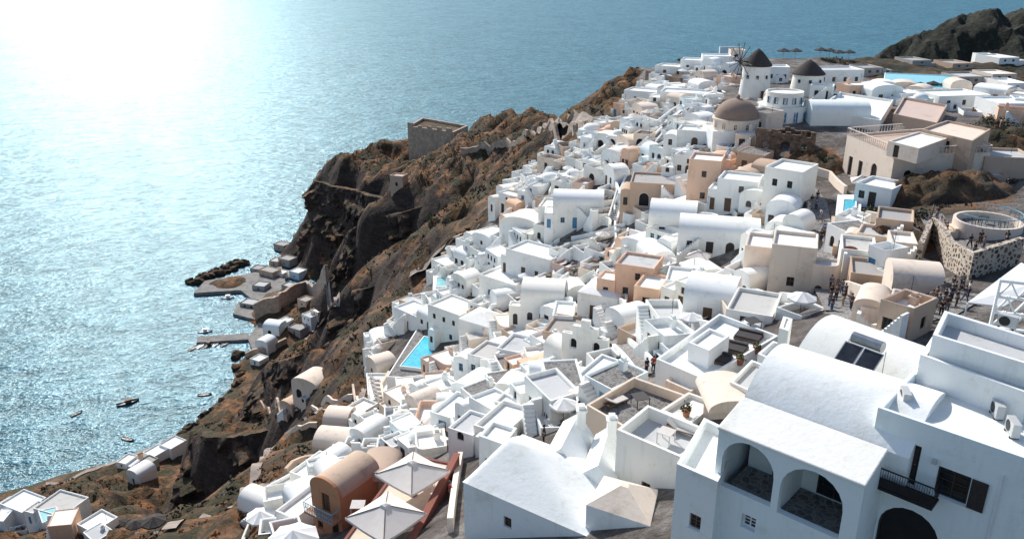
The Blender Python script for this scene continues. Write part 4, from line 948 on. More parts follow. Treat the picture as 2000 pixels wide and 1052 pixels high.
# ------------------------------------------------------------------ hand placed village houses
HL = [
(1310,152,58,20,6,'flat',-30,'d.3,w.7','white','low white house at the seaward tip above the brown wall'),
(1352,142,46,22,6,'flat',-20,'w.3,w.7','white','white house with two windows behind the village tip'),
(1398,134,54,22,6,'flat',-10,'d.2,w.6','white','white house left of the windmill sails'),
(1425,112,40,18,6,'flat',0,'w.3,w.7','white','farthest white house behind the windmill sails'),
(1518,162,42,28,5,'flat',-8,'w.2,w.5,w.8','white','white house with three dark windows between the two windmills'),
(1640,168,92,28,7,'flat',6,'w.12,w.35,w.6,w.85','white','long white house with four windows right of squat mill'),
(1640,246,112,22,6,'vaultx',-4,'','cool_shade','long pale blue-white vault roof beside the dome'),
(1355,292,66,34,5,'flat',-20,'a.5','white','white block with arched door below the domed church'),
(1255,205,70,24,6,'flat',-30,'w.3,w.7','white','white terrace house on the left slope below the village tip'),
(1330,205,80,22,6,'flat',-20,'d.5','white','white flat house left of the windmill tower'),
(1370,400,58,82,5,'flat',-20,'w.5,u.5','peach','tall peach block beside blue stair railings'),
(1285,405,110,44,7,'flat',-12,'o.25,d.7','tan','tan stone house around the brown courtyard'),
(1435,415,70,60,5,'flat',-25,'d.3,u.6','white','white two-level block right of the blue stair railings'),
(1520,420,58,84,6,'flat',-38,'u.3,w.6,u.7','white','tall white block beside the stepped lane'),
(1310,470,88,42,6,'vaultx',-14,'d.3,w.7','white','white vault with small blue window, left of twin'),
(1400,500,150,36,6,'vaultx',-14,'w.15,d.4,a.65,w.85','white','long white vault house with arched door and shaded terrace'),
(1540,575,78,92,5,'flat',-20,'w.5','cream','tall beige block with one small low window'),
(1480,560,60,76,5,'flat',-20,'d.5','cream','plain beige wall block left of the tall beige block'),
(1128,446,98,44,6,'vaultx',-6,'d.45,w.2,w.75','white','wide vaulted house above the dark courtyard'),
(1075,450,48,44,6,'flat',-14,'w.5','white','narrow white block touching the wide vaulted house'),
(1015,470,80,26,6,'vaulty',-30,'d.5','white','low white vault on the cliff side of the wide vaulted house'),
(1030,545,84,48,6,'flat',-38,'d.4,w.7','white','white house above the curved lower lane wall'),
(970,590,70,44,6,'flat',-40,'w.3,d.7','white','white house with roof patio on the cliff slope'),
(1058,636,84,52,6,'vaultx',-8,'v.22,v.5,a.8','white','white house with three arched windows'),
(1098,660,40,44,5,'flat',-8,'a.5','white','small white porch right of the three arched windows'),
(1235,590,70,70,5,'flat',-24,'w.3,u.6','peach','peach house with stepped walls in the village middle'),
(1260,610,46,48,5,'flat',-24,'d.5','peach','lower peach annex in front of the peach house'),
(1165,625,74,48,6,'hip',-28,'d.4','white','white house with faceted roof left of peach house'),
(868,668,66,64,6,'flat',-40,'u.2,u.5,u.8,w.3,w.7','white','tall white house with rows of small windows above the pool'),
(925,680,60,50,6,'hip',-34,'w.3,d.6','white','white house with pointed roof right of the pool'),
(795,645,56,36,5,'flat',-44,'d.5','white','white stepped house on the cliff edge above the pool'),
(1000,740,60,56,5,'flat',-25,'d.4,u.6','white','white house with shaded porch right of the pool terraces'),
(940,740,54,44,5,'flat',-30,'d.5,w.2','white','white cube below the pointed roof house'),
(1090,690,60,40,6,'flat',-20,'d.4','tan','tan fronted house with wooden railings above the bell gable'),
(905,800,50,36,5,'vaulty',-35,'d.5','white','little white vault below the pool terraces'),
(1000,830,70,40,6,'flat',-28,'d.3,w.7','white','white house directly behind the big sloping-roofed house'),
(870,850,60,40,5,'flat',-30,'d.4','white','white cube above the tan vault'),
(955,880,60,44,5,'flat',-30,'w.5','white','small white block left behind the big sloping-roofed house'),
(1060,790,90,40,5,'flat',-24,'','white','ribbed white sloping roof house left of long hall'),
(1380,625,90,34,6,'vaultx',-22,'d.5','white','white vault on the terrace below the beige block'),
(1460,640,80,30,6,'flat',-25,'w.4','white','white flat house behind the sun mat terrace'),
(1330,590,64,40,5,'flat',-16,'o.5','white','white house with wide dark arch under the twin vaults'),
(1700,405,50,40,5,'flat',-45,'d.5,w.2','white','white house beside the upper plunge pool'),
(1740,475,60,44,5,'flat',-25,'d.3','tan','tan house in the shadow below the scrub mound'),
(1670,540,60,50,5,'flat',-20,'d.5','white','white shop front with brown oval sign'),
(1790,575,90,18,4.5,'vaultx',-15,'','cream','low cream vault beside the crowd'),
(1710,560,90,22,5,'flat',-20,'','tan','grey-tan roofed shed left of the cream vault'),
(1690,640,50,40,4,'vaulty',-30,'d.5','cream','small cream vault below the crowded lane'),
(1750,640,40,40,4,'flat',-30,'w.5','cream','cream cube beside the people on the steps'),
(1700,500,54,40,4,'flat',-30,'d.4,w.7','cream','cream block house on the steps above the shop front'),
(1760,515,44,40,4,'flat',-18,'w.4','cream','small cream cube left of the stone-studded wall'),
(1880,215,110,26,8,'flat',10,'w.2,w.5,w.8','white','white house with three windows right of the rose roof'),
(1900,202,90,14,8,'flat',8,'w.3,w.7','white','white house below the long blue pool'),
(1990,235,90,30,8,'flat',0,'d.4','white','white house at the right edge above the shrubs'),
(1965,350,90,40,6,'flat',-10,'','tan','tan walled terrace at the right edge'),
(1700,190,60,16,7,'flat',8,'w.3,w.7','white','white house behind the wide flat roof'),
(1970,125,44,11,10,'flat',10,'w.3,w.7','white','larger far white house near headland'),
(1940,120,30,9,10,'flat',-5,'w.5','white','smaller far white house near headland'),
(1905,165,60,14,8,'flat',6,'w.2,w.5,w.8','weather','grey hotel block right of the long blue pool'),
(1960,160,50,14,8,'flat',6,'w.3,w.7','cream','cream hotel block at the right of the plateau'),
(1705,148,40,14,7,'flat',8,'w.3,w.7','weather','grey flat house left of the long blue pool'),
(1985,180,40,16,8,'flat',0,'w.5','white','white house at the right edge of the plateau'),
(1880,135,44,10,9,'flat',8,'w.3,w.7','tan','low tan building on the dark plateau before the headland'),
(1800,128,40,9,9,'flat',8,'w.5','weather','low grey building on the plateau edge behind the pool'),
(598,782,62,28,6,'vaulty',-30,'o.25,o.75','cream','beige house with two wide arches on the cliff slope'),
(655,845,50,18,4.5,'vaultx',-8,'w.5','cream','upper cream vault below the arched beige house'),
(645,888,70,14,4.5,'vaultx',-8,'d.5','cream','lower cream vault with long roof on the slope'),
(590,960,50,34,5,'flat',-30,'d.5','white','white cube stepping down left of the ochre house'),
(530,990,44,28,5,'flat',-40,'d.5','white','small white cube on the slope left of ochre house'),
(560,1035,44,34,5,'flat',-30,'w.5','white','white block at the lower edge near the white parasol'),
(560,810,30,18,4,'vaulty',-35,'d.5','tan','small tan vaulted cave house below the arched beige house'),
(690,820,34,20,4,'flat',-35,'d.5','white','small white cave house under the sunbed terrace'),
(700,870,36,22,4.5,'vaulty',-35,'d.5','white','small white vaulted cave house above the pale green pool'),
(620,930,36,22,4.5,'vaulty',-35,'d.5','white','small white vaulted cave house above the ochre gable'),
(100,1030,70,34,6.5,'flat',-20,'d.4,w.8','white','white house with a plunge tub in the bottom left corner'),
(28,1020,60,32,6,'flat',-25,'w.5','white','white house at the extreme bottom left'),
(170,1052,44,24,5,'flat',-30,'d.5','white','small white house right of the corner house'),
(325,890,30,20,6,'flat',-30,'d.5,w.2','white','white shoreline cottage nearest the dark cliff'),
(292,902,28,16,6,'flat',-30,'d.5','white','white shoreline cottage second from the dark cliff'),
(262,945,34,18,6,'vaulty',-30,'d.5','white','white vaulted shoreline cottage above the shore wall'),
(238,915,22,13,5,'flat',-20,'w.5','white','smallest white shoreline cottage on the promenade'),
(275,918,24,13,5,'flat',-30,'w.5','weather','grey shoreline cottage between the white ones'),
(530,655,34,14,7,'vaultx',-15,'o.4','cool_shade','pale vaulted boathouse at the harbour'),
(512,688,28,16,6,'vaulty',-25,'o.5','white','white harbour tavern by the water'),
(600,640,22,24,6,'flat',-40,'u.3,u.7,d.5','white','tall white harbour house against the cliff'),
(575,655,28,14,6,'flat',-30,'d.5','weather','low grey harbour house behind the boathouse'),
(520,545,32,16,6,'flat',-30,'w.3,w.7','tan','tan harbour house behind the quay'),
(555,520,26,14,6,'flat',-30,'w.5','weather','grey harbour house under the promontory cliff'),
(485,605,36,12,6,'flat',-20,'o.3,o.7','weather','grey tavern on the quay front'),
(545,490,24,12,6,'flat',-30,'w.5','tan','far tan harbour store under the cliff'),
(505,570,26,12,6,'flat',-15,'d.5','weather','low grey boat store on the wide quay'),
(530,600,26,14,6,'flat',-30,'w.5','weather','grey harbour house beside the long harbour wall'),
(575,545,22,14,6,'flat',-30,'w.5','cool_shade','white harbour house at the foot of the cliff'),
(535,520,20,10,6,'flat',-20,'d.5','tan','small tan harbour hut between quay and cliff'),
(500,535,24,10,6,'flat',-20,'w.5','weather','low grey harbour house nearest the breakwater'),
(615,625,18,18,5,'flat',-40,'u.5','cream','narrow cream harbour house behind the tall white one'),
(550,640,20,12,5,'flat',-30,'d.5','white','tiny white harbour house above the boathouse'),
(498,712,22,10,5,'flat',-30,'d.5','white','last white harbour cottage along the shore path'),
(560,570,22,12,5,'flat',-30,'w.5','weather','grey harbour shed above the long harbour wall'),
(545,545,20,12,5,'flat',-25,'d.5','cream','cream harbour hut in the middle of the cluster'),
(590,600,20,14,5,'flat',-35,'w.5','tan','tan harbour house behind the long harbour wall'),
]
for (px, py, wpx, hpx, dep, roof, yaw, spec, mat, lab) in HL:
    st = 'blue' if RND.random() < .25 else ('dwood' if RND.random() < .5 else 'wood')
    HP(px, py, wpx, hpx, dep, roof, yaw, spec, mat, lab, st, rmat=(None if roof != 'flat' else RND.choice(['wfloor', 'wfloor', 'floor', 'white'] if mat not in ('weather', 'tan') else ['floor', 'weather'])))

# ------------------------------------------------------------------ lanes, pools, round terrace and other fixed places
def strip(pxs, wd, mat, name, lift=.12):
    P = [ground(*p) for p in pxs]; pts_ = []
    for a, b2 in zip(P[:-1], P[1:]):
        n = max(2, int((b2-a).length/1.2))
        for k in range(n): pts_.append(a.lerp(b2, k/n))
    pts_.append(P[-1]); mb = MB(); vs_ = []
    for i, p in enumerate(pts_):
        d = (pts_[min(i+1, len(pts_)-1)]-pts_[max(0, i-1)]); sd = Vector((-d.y, d.x, 0)).normalized()*wd/2
        for s_ in (-1, 0, 1):
            q_ = p+sd*s_; vs_.append((q_.x, q_.y, max(tz(q_.x, q_.y), tz(p.x, p.y))+lift))
    n = len(pts_)
    mb.add(vs_, [(3*i+j, 3*i+j+1, 3*i+j+4, 3*i+j+3) for i in range(n-1) for j in (0, 1)])
    return tag(mb.build(name, M[mat], smooth=60), kind='structure'), pts_
def wallrun(pxs, h, th, mat, label, below=3, name='garden_wall', P=None, phrase=None):
    P = P or [ground(*p) for p in pxs]; pts_ = []
    for a, b2 in zip(P[:-1], P[1:]):
        n = max(1, int((b2-a).length/1.5))
        for k in range(n): pts_.append(a.lerp(b2, k/n))
    pts_.append(P[-1]); n = len(pts_); o0 = pts_[0].copy(); vs_ = []
    for i, p in enumerate(pts_):
        d = (pts_[min(i+1, n-1)]-pts_[max(0, i-1)]); sd = Vector((-d.y, d.x, 0)).normalized()*th/2
        g = tz(p.x, p.y)
        for s_, z in ((-1, g-below), (-1, g+h), (1, g+h), (1, g-below)):
            q_ = p+sd*s_-o0; vs_.append((q_.x, q_.y, z-o0.z))
    fs = [(4*i+j, 4*i+(j+1) % 4, 4*i+4+(j+1) % 4, 4*i+4+j) for i in range(n-1) for j in range(3)]
    fs += [(0, 1, 2, 3), tuple(4*(n-1)+k for k in (3, 2, 1, 0))]
    mb = MB(); mb.add(vs_, fs); o = mb.build(name, M[mat], loc=o0)
    if label: tag(o, label, 'wall')
    else: auto(o, phrase or {'white': 'white garden wall', 'tan': 'tan garden wall', 'stone': 'brown rubble wall', 'cream': 'cream garden wall'}.get(mat, 'low wall'), 'wall', pts_[n//2])
    return o
LANES = []
for pxs, wd in (([(1575,370),(1595,400),(1600,450),(1603,500),(1612,560),(1640,610)], 2.6), ([(1640,610),(1700,625),(1760,630),(1830,610),(1890,575)], 3.4), ([(1815,420),(1840,460),(1900,495),(1960,500)], 2.6)):
    o, p_ = strip(pxs, wd, 'pave', 'lane'); LANES += [(q.x, q.y, wd/2+.5) for q in p_]
for pxs, wd in (([(1262,735),(1205,672),(1165,640),(1150,580),(1185,520),(1215,470),(1210,400),(1240,330),(1285,270),(1345,215)], 1.5), ([(1140,560),(1080,560),(1020,600),(975,650),(945,710),(900,770),(850,800)], 1.4), ([(1215,450),(1150,470),(1090,480),(1050,510),(1000,520),(940,560)], 1.4), ([(1560,600),(1480,590),(1420,570),(1340,560),(1290,600),(1250,650)], 1.5), ([(1450,420),(1420,380),(1430,330),(1470,300)], 1.4)):
    o, p_ = strip(pxs, wd, 'pave', 'lane', .15); LANES += [(q.x, q.y, wd/2+.3) for q in p_]
    for sgn in (-1, 1):
        L = []
        for i, p in enumerate(p_):
            d = p_[min(i+1, len(p_)-1)]-p_[max(0, i-1)]; sd = Vector((-d.y, d.x, 0)).normalized()*(wd/2+.18)*sgn; L.append(Vector((p.x+sd.x, p.y+sd.y, p.z)))
        k = 0
        while k < len(L)-4:
            m_ = min(len(L), k+RND.randint(6, 14)); wallrun(None, RND.uniform(.6, 1.1), .3, 'white', None, 2, P=L[k:m_:2] if (m_-k) > 3 else L[k:m_], phrase='low white lane wall'); k = m_+RND.randint(1, 3)
for pxs, wd in (([(480,965),(500,920),(525,880),(560,850),(600,815)], 1.7), ([(600,815),(640,800),(690,790),(715,760)], 1.6), ([(330,1035),(400,1010),(470,985),(540,950)], 1.6), ([(800,540),(850,500),(880,470),(930,450)], 2.0), ([(1045,248),(1090,238),(1140,245),(1150,290)], 5), ([(90,945),(180,918),(260,890),(350,855)], 2.0), ([(600,660),(640,620),(660,600),(640,560)], 1.8)):
    strip(pxs, wd, 'track', 'path', .25)
FOOT += LANES
def pool_at(px, z, label, wm='pool', name='swimming_pool'): 
    r = tub(px, z, label, wm, name); FOOT.append((r.location.x, r.location.y, 4)); return r
gz = ground(830,690).z
polyhouse('paved cliff terrace around the blue pool', [(755,735),(870,740),(895,665),(815,640)], gz+.3, gz-6, cat='terrace', name='terrace', para=.02, rmat='pave', below=4)
pool_at([(780,714),(832,720),(858,700),(866,664),(828,655)], gz+.9, 'bright blue pool with slanting edge on the cliff terrace')
gz2 = ground(745,770).z
polyhouse('long narrow white terrace lined with sunbeds on the cliff edge', [(722,815),(790,818),(775,728),(715,728)], gz2+.5, gz2-7, cat='terrace', name='terrace', para=.3, rmat='wfloor', below=4)
for i in range(9):
    l_ = lounger(W(732+i*2.5, 742+i*8.4, gz2+.22), rad(75)); tag(l_, f'pale sunbed, {["first","second","third","fourth","fifth","sixth","seventh","eighth","ninth"][i]} from the far end of the narrow cliff terrace', 'sun lounger', 'sunbeds on the narrow cliff terrace')
g3 = ground(1790,160)
pool_at([(1725,168),(1868,172),(1872,148),(1728,142)], g3.z+1.5, 'long blue hotel pool on the plateau')
g4 = ground(1657,408); polyhouse('small white terrace holding the upper plunge pool', [(1632,425),(1680,425),(1684,380),(1636,380)], g4.z+.8, g4.z-4, cat='terrace', name='terrace', para=.05, rmat='wfloor')
pool_at([(1643,415),(1672,415),(1674,388),(1646,388)], g4.z+1.0, 'small bright plunge pool beside the stepped lane', 'pool', 'plunge_pool')
tub([(82,1020),(120,1010),(110,988),(74,996)], ground(100,1030).z+34/10.5/.92+.12, 'pale plunge tub on the bottom left corner house')
tub([(645,884),(690,889),(692,870),(650,866)], ground(660,880).z+2.4, 'pale green plunge pool above the ochre house')
g5 = ground(863,555); polyhouse('little white terrace with turquoise tub on the cliff edge', [(845,566),(885,562),(880,536),(846,538)], g5.z+.8, g5.z-4, cat='terrace', name='terrace', para=.05, rmat='wfloor')
pool_at([(850,560),(876,558),(873,540),(852,541)], g5.z+1.0, 'turquoise tub on the little cliff edge terrace', 'tub', 'plunge_pool')
P = ground(1925,452); r = empty('round_terrace', P); tag(r, 'round terrace ringed by a cream wall and iron railing', 'terrace')
MB().lathe([(3.3, -4), (3.3, 1.3), (3.0, 1.3), (3.0, .55)], 40).build('ring_wall', M['cream'], r, 30)
MB().lathe([(3.01, .3), (3.01, .56), (.05, .565)], 40).build('floor', M['pave'], r)
mb = MB()
for k in range(6): mb.box(-3.3-.45*(6-k), -3.3-.45*(5-k), -.9, .9, -3, -1.0+k*.32)
mb.build('steps', M['cream'], r)
FOOT.append((P.x, P.y, 4.5))
railing([P+Vector((3.15*math.cos(t), 3.15*math.sin(t), 1.32)) for t in [rad(-170+k*12) for k in range(22)]], .8, 'curved pale iron railing on the round terrace', 'sky', 'railing', .35, .025)
for i, (dx, dy) in enumerate(((-.9, .4), (1.0, -.5), (.3, 1.3))): tag(table(P+Vector((dx, dy, .57)), .4*i, 'dwood', .4), ['left', 'front right', 'back'][i]+' dark table on the round terrace', 'table')
wallrun([(1790,522),(1812,470),(1830,480),(1850,520),(1890,545),(1930,532),(1985,515)], 2.6, .5, 'spot', 'long curved tan retaining wall studded with dark stones', 2)
wallrun([(1560,480),(1572,440),(1580,410)], 1.2, .4, 'spot', 'stone-studded wall along the stepped lane', 2)
wallrun([(1262,155),(1300,165),(1330,172)], 2.5, .6, 'stone', 'brown retaining wall under the seaward tip', 2)
wallrun([(1045,475),(1070,505),(1085,530),(1080,550)], 1.4, .35, 'white', 'curved white wall along the lower lane', 3)
wallrun([(1040,262),(1080,256),(1120,258),(1150,268)], 2.6, .8, 'fort', 'long pale retaining wall below the ridge road', 3)
wallrun([(900,300),(940,290),(990,282),(1030,268)], 2.2, .8, 'fort', 'long pale retaining wall on the shelf right of the fort', 3)
for w_ in ([(1200,360),(1215,400),(1205,440)], [(1240,440),(1290,420),(1330,415)], [(1090,560),(1130,560),(1160,545)], [(890,620),(930,600),(960,560)], [(1020,690),(1050,720),(1060,760)], [(930,800),(980,770),(1030,750)], [(1460,330),(1500,345),(1550,350)], [(1340,640),(1400,655),(1460,670)], [(1270,640),(1300,620),(1340,610)], [(830,780),(860,800),(850,830)], [(760,650),(790,630),(830,600)], [(960,520),(990,490),(1010,480)], [(1120,300),(1160,310),(1190,290)], [(1190,270),(1240,250),(1290,245)], [(1290,330),(1330,320),(1350,330)]):
    wallrun(w_, RND.uniform(.9, 1.6), .35, 'white', None)
for w_ in ([(760,735),(745,760),(760,815)], [(1640,470),(1640,510)], [(1690,430),(1740,440),(1790,470)], [(1560,330),(1620,350),(1650,380)], [(900,905),(890,960),(880,1040)], [(1625,440),(1630,470),(1628,500)], [(1650,570),(1690,585),(1740,590)], [(1700,660),(1760,665),(1800,650)], [(1680,480),(1720,500),(1780,490)], [(545,1000),(580,985),(620,965)], [(560,930),(600,905),(640,900)], [(560,862),(590,842),(620,835)], [(690,760),(702,800),(712,850)], [(610,800),(650,790),(690,780)]):
    wallrun(w_, 1.2, .4, 'cream' if RND.random() < .5 else 'tan', None)
wallrun([(498,622),(545,606),(600,575),(640,548)], 7, 1.4, 'fort', 'long brown harbour wall between quay and cliff', 4)
wallrun([(480,700),(520,690),(560,670)], 2.5, 1.0, 'fort', 'lower brown shore wall in front of the tavern', 3)
wallrun([(510,790),(520,810),(550,815),(556,790)], 1.6, .5, 'tan', 'curved tan wall around the ruined lookout on the cliff', 3)
P = ground(1140,715); r = empty('bell_gable', P, rad(-24)); tag(r, 'stepped white bell gable with small arches', 'bell gable')
mb = MB()
pl, _ = shell(mb, [(-2.6, 0), (2.6, 0), (2.6, .6), (-2.6, .6)], -3, 3.6, [(0,1.3,.8,1.9,1.2,True,'O','wpaint'),(0,3.9,.8,1.9,1.2,True,'O','wpaint')], .3, para=.01)
mb.box(-1.4, 1.4, .02, .58, 3.61, 4.6).box(-.5, .5, .04, .56, 4.6, 5.4); mb.build('gable_wall', M['white'], r)
for (loc, a, ww, hh, arch, kind, st) in pl: obj('opening', op_meshes('O', ww, hh, arch, st, False)[0], r, loc, a)
FOOT.append((P.x, P.y, 2.5))
r = empty('lattice_screen', W(1935,640,131), rad(-20)); tag(r, 'white lattice screen of triangular openings at the right edge', 'screen')
mb = MB()
for row in range(3):
    z = row*.9
    mb.box(0, 4.5, -.1, .1, z, z+.12)
    for k in range(5):
        x = k*.9
        mb.box(-.04, .04, -.08, .08, 0, 1.1, T=Matrix.Translation((x, 0, z+.1)) @ Matrix.Rotation(rad(30), 4, 'Y')); mb.box(-.04, .04, -.075, .075, 0, 1.1, T=Matrix.Translation((x+.95, 0, z+.1)) @ Matrix.Rotation(rad(-30), 4, 'Y'))
mb.box(0, 4.5, -.1, .1, 2.7, 2.85).box(-.12, 0, -.12, .12, -3, 2.85); mb.build('lattice', M['wpaint'], r)
r = empty('shade_canopy', W(1945,560,127)); tag(r, 'large sloping white canopy at the right edge above the crowd', 'canopy')
q = [W(1890,590,126.4), W(1960,598,126.6), W(2050,545,128.2), W(1995,512,128.4)]
mb = MB(); mb.add([p-r.location for p in q]+[p-r.location-Vector((0, 0, .08)) for p in q], [(0,1,2,3),(4,7,6,5),(0,4,5,1),(1,5,6,2),(2,6,7,3),(3,7,4,0)]); mb.build('canopy', M['wcanvas'], r)
for p in q: p2 = p-r.location; MB().tube((p2.x, p2.y, p2.z-4.5), (p2.x, p2.y, p2.z-.09), .06).build('pole', M['wpaint'], r)
P = ground(1650,535); r = empty('shop_sign', P+Vector((0, -.4, 2.9)), rad(-20)); tag(r, 'oval brown-red sign over the white shop front', 'sign')
o = MB().lathe([(.75, 0), (.75, .06), (.66, .07)], 24, sy=.5).build('sign_board', M['red'], r); o.rotation_euler = (rad(90), 0, 0)
for a, b2, lb in (((1385,385),(1425,325),'upper'), ((1380,430),(1400,385),'lower')):
    A_, B_ = ground(*a), ground(*b2); railing([A_+Vector((0, 0, 2.4)), B_+Vector((0, 0, 2.4))], 1.0, f'{lb} bright blue stair railing beside the tall peach block', 'blue', 'railing', .3, .04)
def stair(a, b2, wd, mat='white'):
    A_, B_ = ground(*a), ground(*b2)
    if A_.z > B_.z: A_, B_ = B_, A_
    d = B_-A_; L = Vector((d.x, d.y, 0)).length; n = max(4, int(L/.55)); r = empty('stairway', A_, math.atan2(d.y, d.x))
    mb = MB()
    for k in range(n):
        q_ = A_.lerp(B_, (k+.5)/n); g = max(tz(q_.x, q_.y)-A_.z, d.z*(k+.5)/n)+.15
        mb.box(L*k/n, L*(k+1)/n, -wd/2, wd/2, g-2.5, g)
    mb.build('steps', M['floor' if mat == 'white' else mat], r)
    for s_ in (-1, 1):
        w2 = MB()
        y0 = s_*wd/2; vs_ = []
        for k in range(n+1):
            q_ = A_.lerp(B_, k/n); g = max(tz(q_.x, q_.y)-A_.z, d.z*k/n)+.75
            for yy, zz in ((y0-.12, g-3), (y0-.12, g), (y0+.12, g), (y0+.12, g-3)): vs_.append((L*k/n, yy+s_*.123, zz))
        w2.add(vs_, [(4*i+j, 4*i+j+1, 4*i+5+j, 4*i+4+j) for i in range(n) for j in range(3)]+[(0,1,2,3), (4*n+3, 4*n+2, 4*n+1, 4*n)])
        w2.build('side_wall', M['white'], r)
    auto(r, 'whitewashed outdoor stairway', 'stairs', (A_+B_)/2)
    for t in (.15, .5, .85): q_ = A_.lerp(B_, t); FOOT.append((q_.x, q_.y, wd*.6))
    return r
for a, b2, wd in (((1270,262),(1345,205),1.6),((1200,430),(1218,370),1.8),((1060,540),(1095,510),1.5),((1420,580),(1445,545),1.6),((1500,470),(1480,430),1.5),((880,740),(910,710),1.4),((1120,745),(1150,720),1.5),((1345,450),(1355,415),1.3),((1720,475),(1735,430),1.8),((860,590),(900,560),1.4),((1030,420),(1050,390),1.4),((920,540),(950,510),1.4),((1080,380),(1100,340),1.4),((1300,560),(1320,520),1.5),((870,800),(900,770),1.4),((600,930),(640,900),1.4),((1300,300),(1330,260),1.4),((1180,330),(1200,295),1.3),((1000,700),(1030,665),1.4)):
    stair(a, b2, wd)

